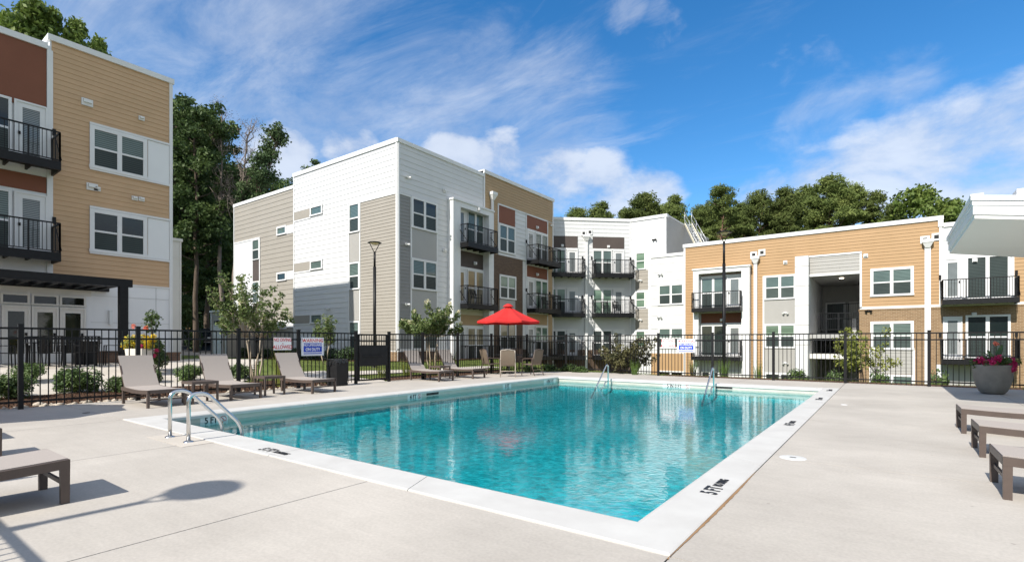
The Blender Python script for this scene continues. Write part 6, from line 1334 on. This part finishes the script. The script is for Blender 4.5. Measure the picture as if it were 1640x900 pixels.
for dx, dy, rz, lab in ((.74, .42, math.pi, 'black slatted dining chair on the pool side of the table, right'), (-.72, -.42, 0, 'black slatted dining chair on the wall side of the table, left'), (-.72, .42, 0, 'black slatted dining chair on the wall side of the table, right'), (.05, 1.25, -math.pi / 2 - .15, 'black slatted dining chair at the right end of the table'), (.0, -1.3, math.pi / 2, 'black slatted dining chair at the left end of the table')): dup(D0, (tx + dx, ty + dy, zt__), rz, lab)
x, y = at(135, 17.2); T = thing('patio_box', 'dark square box beside the dining set on the patio', 'box', (x, y, float(tz(x, y)))); b = MB(); b.box(-.28, .28, -.28, .28, .04, .78); b.build('body', 'black_plastic', T, local=True, bevel=.02); b = MB(); b.box(-.31, .31, -.31, .31, .78, .82); b.build('lid', 'black_plastic', T, local=True, bevel=.01)

# ================================================================== shed and car
xs0, xs1 = at(338.5, 34.0), at(364, 33.4); ys = 15.6; xl = ray(338.5)[0] / ray(338.5)[1] * ys; xr_ = ray(364)[0] / ray(364)[1] * ys; ds = ys / ray(364)[1]; zs_ = px_h(497, ds)
SH = thing('utility_shed', 'small grey sided utility shed with a white door beside the greige wall', 'shed', ((xl + xr_) / 2, ys, .2)); b = MB(); b.box(xl, xr_, ys, YL - .12, -.3, zs_ - .05); b.build('wall', 'greige_siding', SH)
FSh = Fac((0, ys), (1, 0), (0, -1)); FSr = Fac((xr_, 0), (0, 1), (1, 0)); b = MB(); b.siding(FSh, xl, xr_, .1, zs_ - .1, .2); b.siding(FSr, ys, YL - .13, .1, zs_ - .1, .2); b.build('siding', 'greige_siding', SH); b = MB(); trimv(b, FSh, xr_ - .08, 0, zs_ - .05, .16, 0, .05); trimv(b, FSh, xl + .05, 0, zs_ - .05, .1, 0, .05); b.box(xl - .08, xr_ + .1, ys - .1, YL - .14, zs_ - .05, zs_ + .05); b.build_each('trim', 'white_trim', SH)
door(SH, FSh, FSh.s(344), FSh.s(358), .2, FSh.z(350, 520), 'white_trim', 1, 0); b = MB(); b.fbox(FSh, FSh.s(347), FSh.s(350.5), FSh.z(349, 518), FSh.z(349, 514), .02, .18); b.build('wall_lamp', 'black_metal', SH)
cx_, cy_ = at(325, 46.5); CAR = thing('parked_car', 'dark parked sport utility car seen between the trunks beyond the shed', 'car', (cx_, cy_, float(tz(cx_, cy_)) + .03), TH - R(62))
prof = [(2.25, .42), (2.28, .70), (2.1, .92), (1.2, 1.04), (.62, 1.56), (.2, 1.66), (-1.6, 1.66), (-2.1, 1.30), (-2.25, .95), (-2.28, .45)]
b = MB(); secs = []
for yy, k in ((-.92, .94), (-.86, 1.0), (.86, 1.0), (.92, .94)):
    secs.append([(x * (1 if z < 1 else k), yy * (1 if z < 1.05 else .84), .42 + (z - .42) * (k if k < 1 else 1)) for x, z in prof])
for a, c in zip(secs, secs[1:]):
    for i in range(len(prof)): j = (i + 1) % len(prof); b.face([a[i], a[j], c[j], c[i]], 0)
b.face(secs[0][::-1]); b.face(secs[-1]); b.build('body', 'car_paint', CAR, local=True, bevel=.03)
b = MB(); b.face([(1.17, -.74, 1.09), (1.17, .74, 1.09), (.66, .68, 1.54), (.66, -.68, 1.54)])
for s in (-1, 1): b.face([(.9, s * .80, 1.12), (-1.75, s * .80, 1.12), (-1.5, s * .785, 1.56), (.45, s * .785, 1.56)][::s])
b.face([(-2.16, -.7, 1.28), (-1.68, -.66, 1.6), (-1.68, .66, 1.6), (-2.16, .7, 1.28)]); b.build('windows', 'car_glass', CAR, local=True)
for sx in (1.42, -1.42):
    for s in (-1, 1): b = MB(); b.tube([(sx, s * .72, .34), (sx, s * .94, .34)], .34, 18); w_ = b.build('wheel', 'black_plastic', CAR, local=True); b = MB(); b.tube([(sx, s * .90, .34), (sx, s * .95, .34)], .2, 14); b.build('rim', 'galvanised', w_, local=True)
for s in (-1, 1): b = MB(); b.box(2.2, 2.3, s * .62 - .16, s * .62 + .16, .70, .84); b.build('headlight', 'headlamp', CAR, local=True)

# chairs left out on balconies -------------------------------------------------
for F, s_, z_, d_, lab in ((FC, FC.s(966), zC[1], .55, 'black slatted chair on the white corner building balcony, left of two'), (FC, FC.s(984), zC[1], .5, 'black slatted chair on the white corner building balcony, right of two'), (FR, FR.s(752), zf2[1], .5, 'black slatted chair on the lower balcony of the white bay'), (FR, FR.s(866), zf3[1], .5, 'black slatted chair on the lower balcony beside the rust panels')):
    p = F.P(s_, z_ + .005, d_); o = dup(D0, p, math.atan2(F.n[1], F.n[0]), lab); o['group'] = 'chairs left out on balconies'
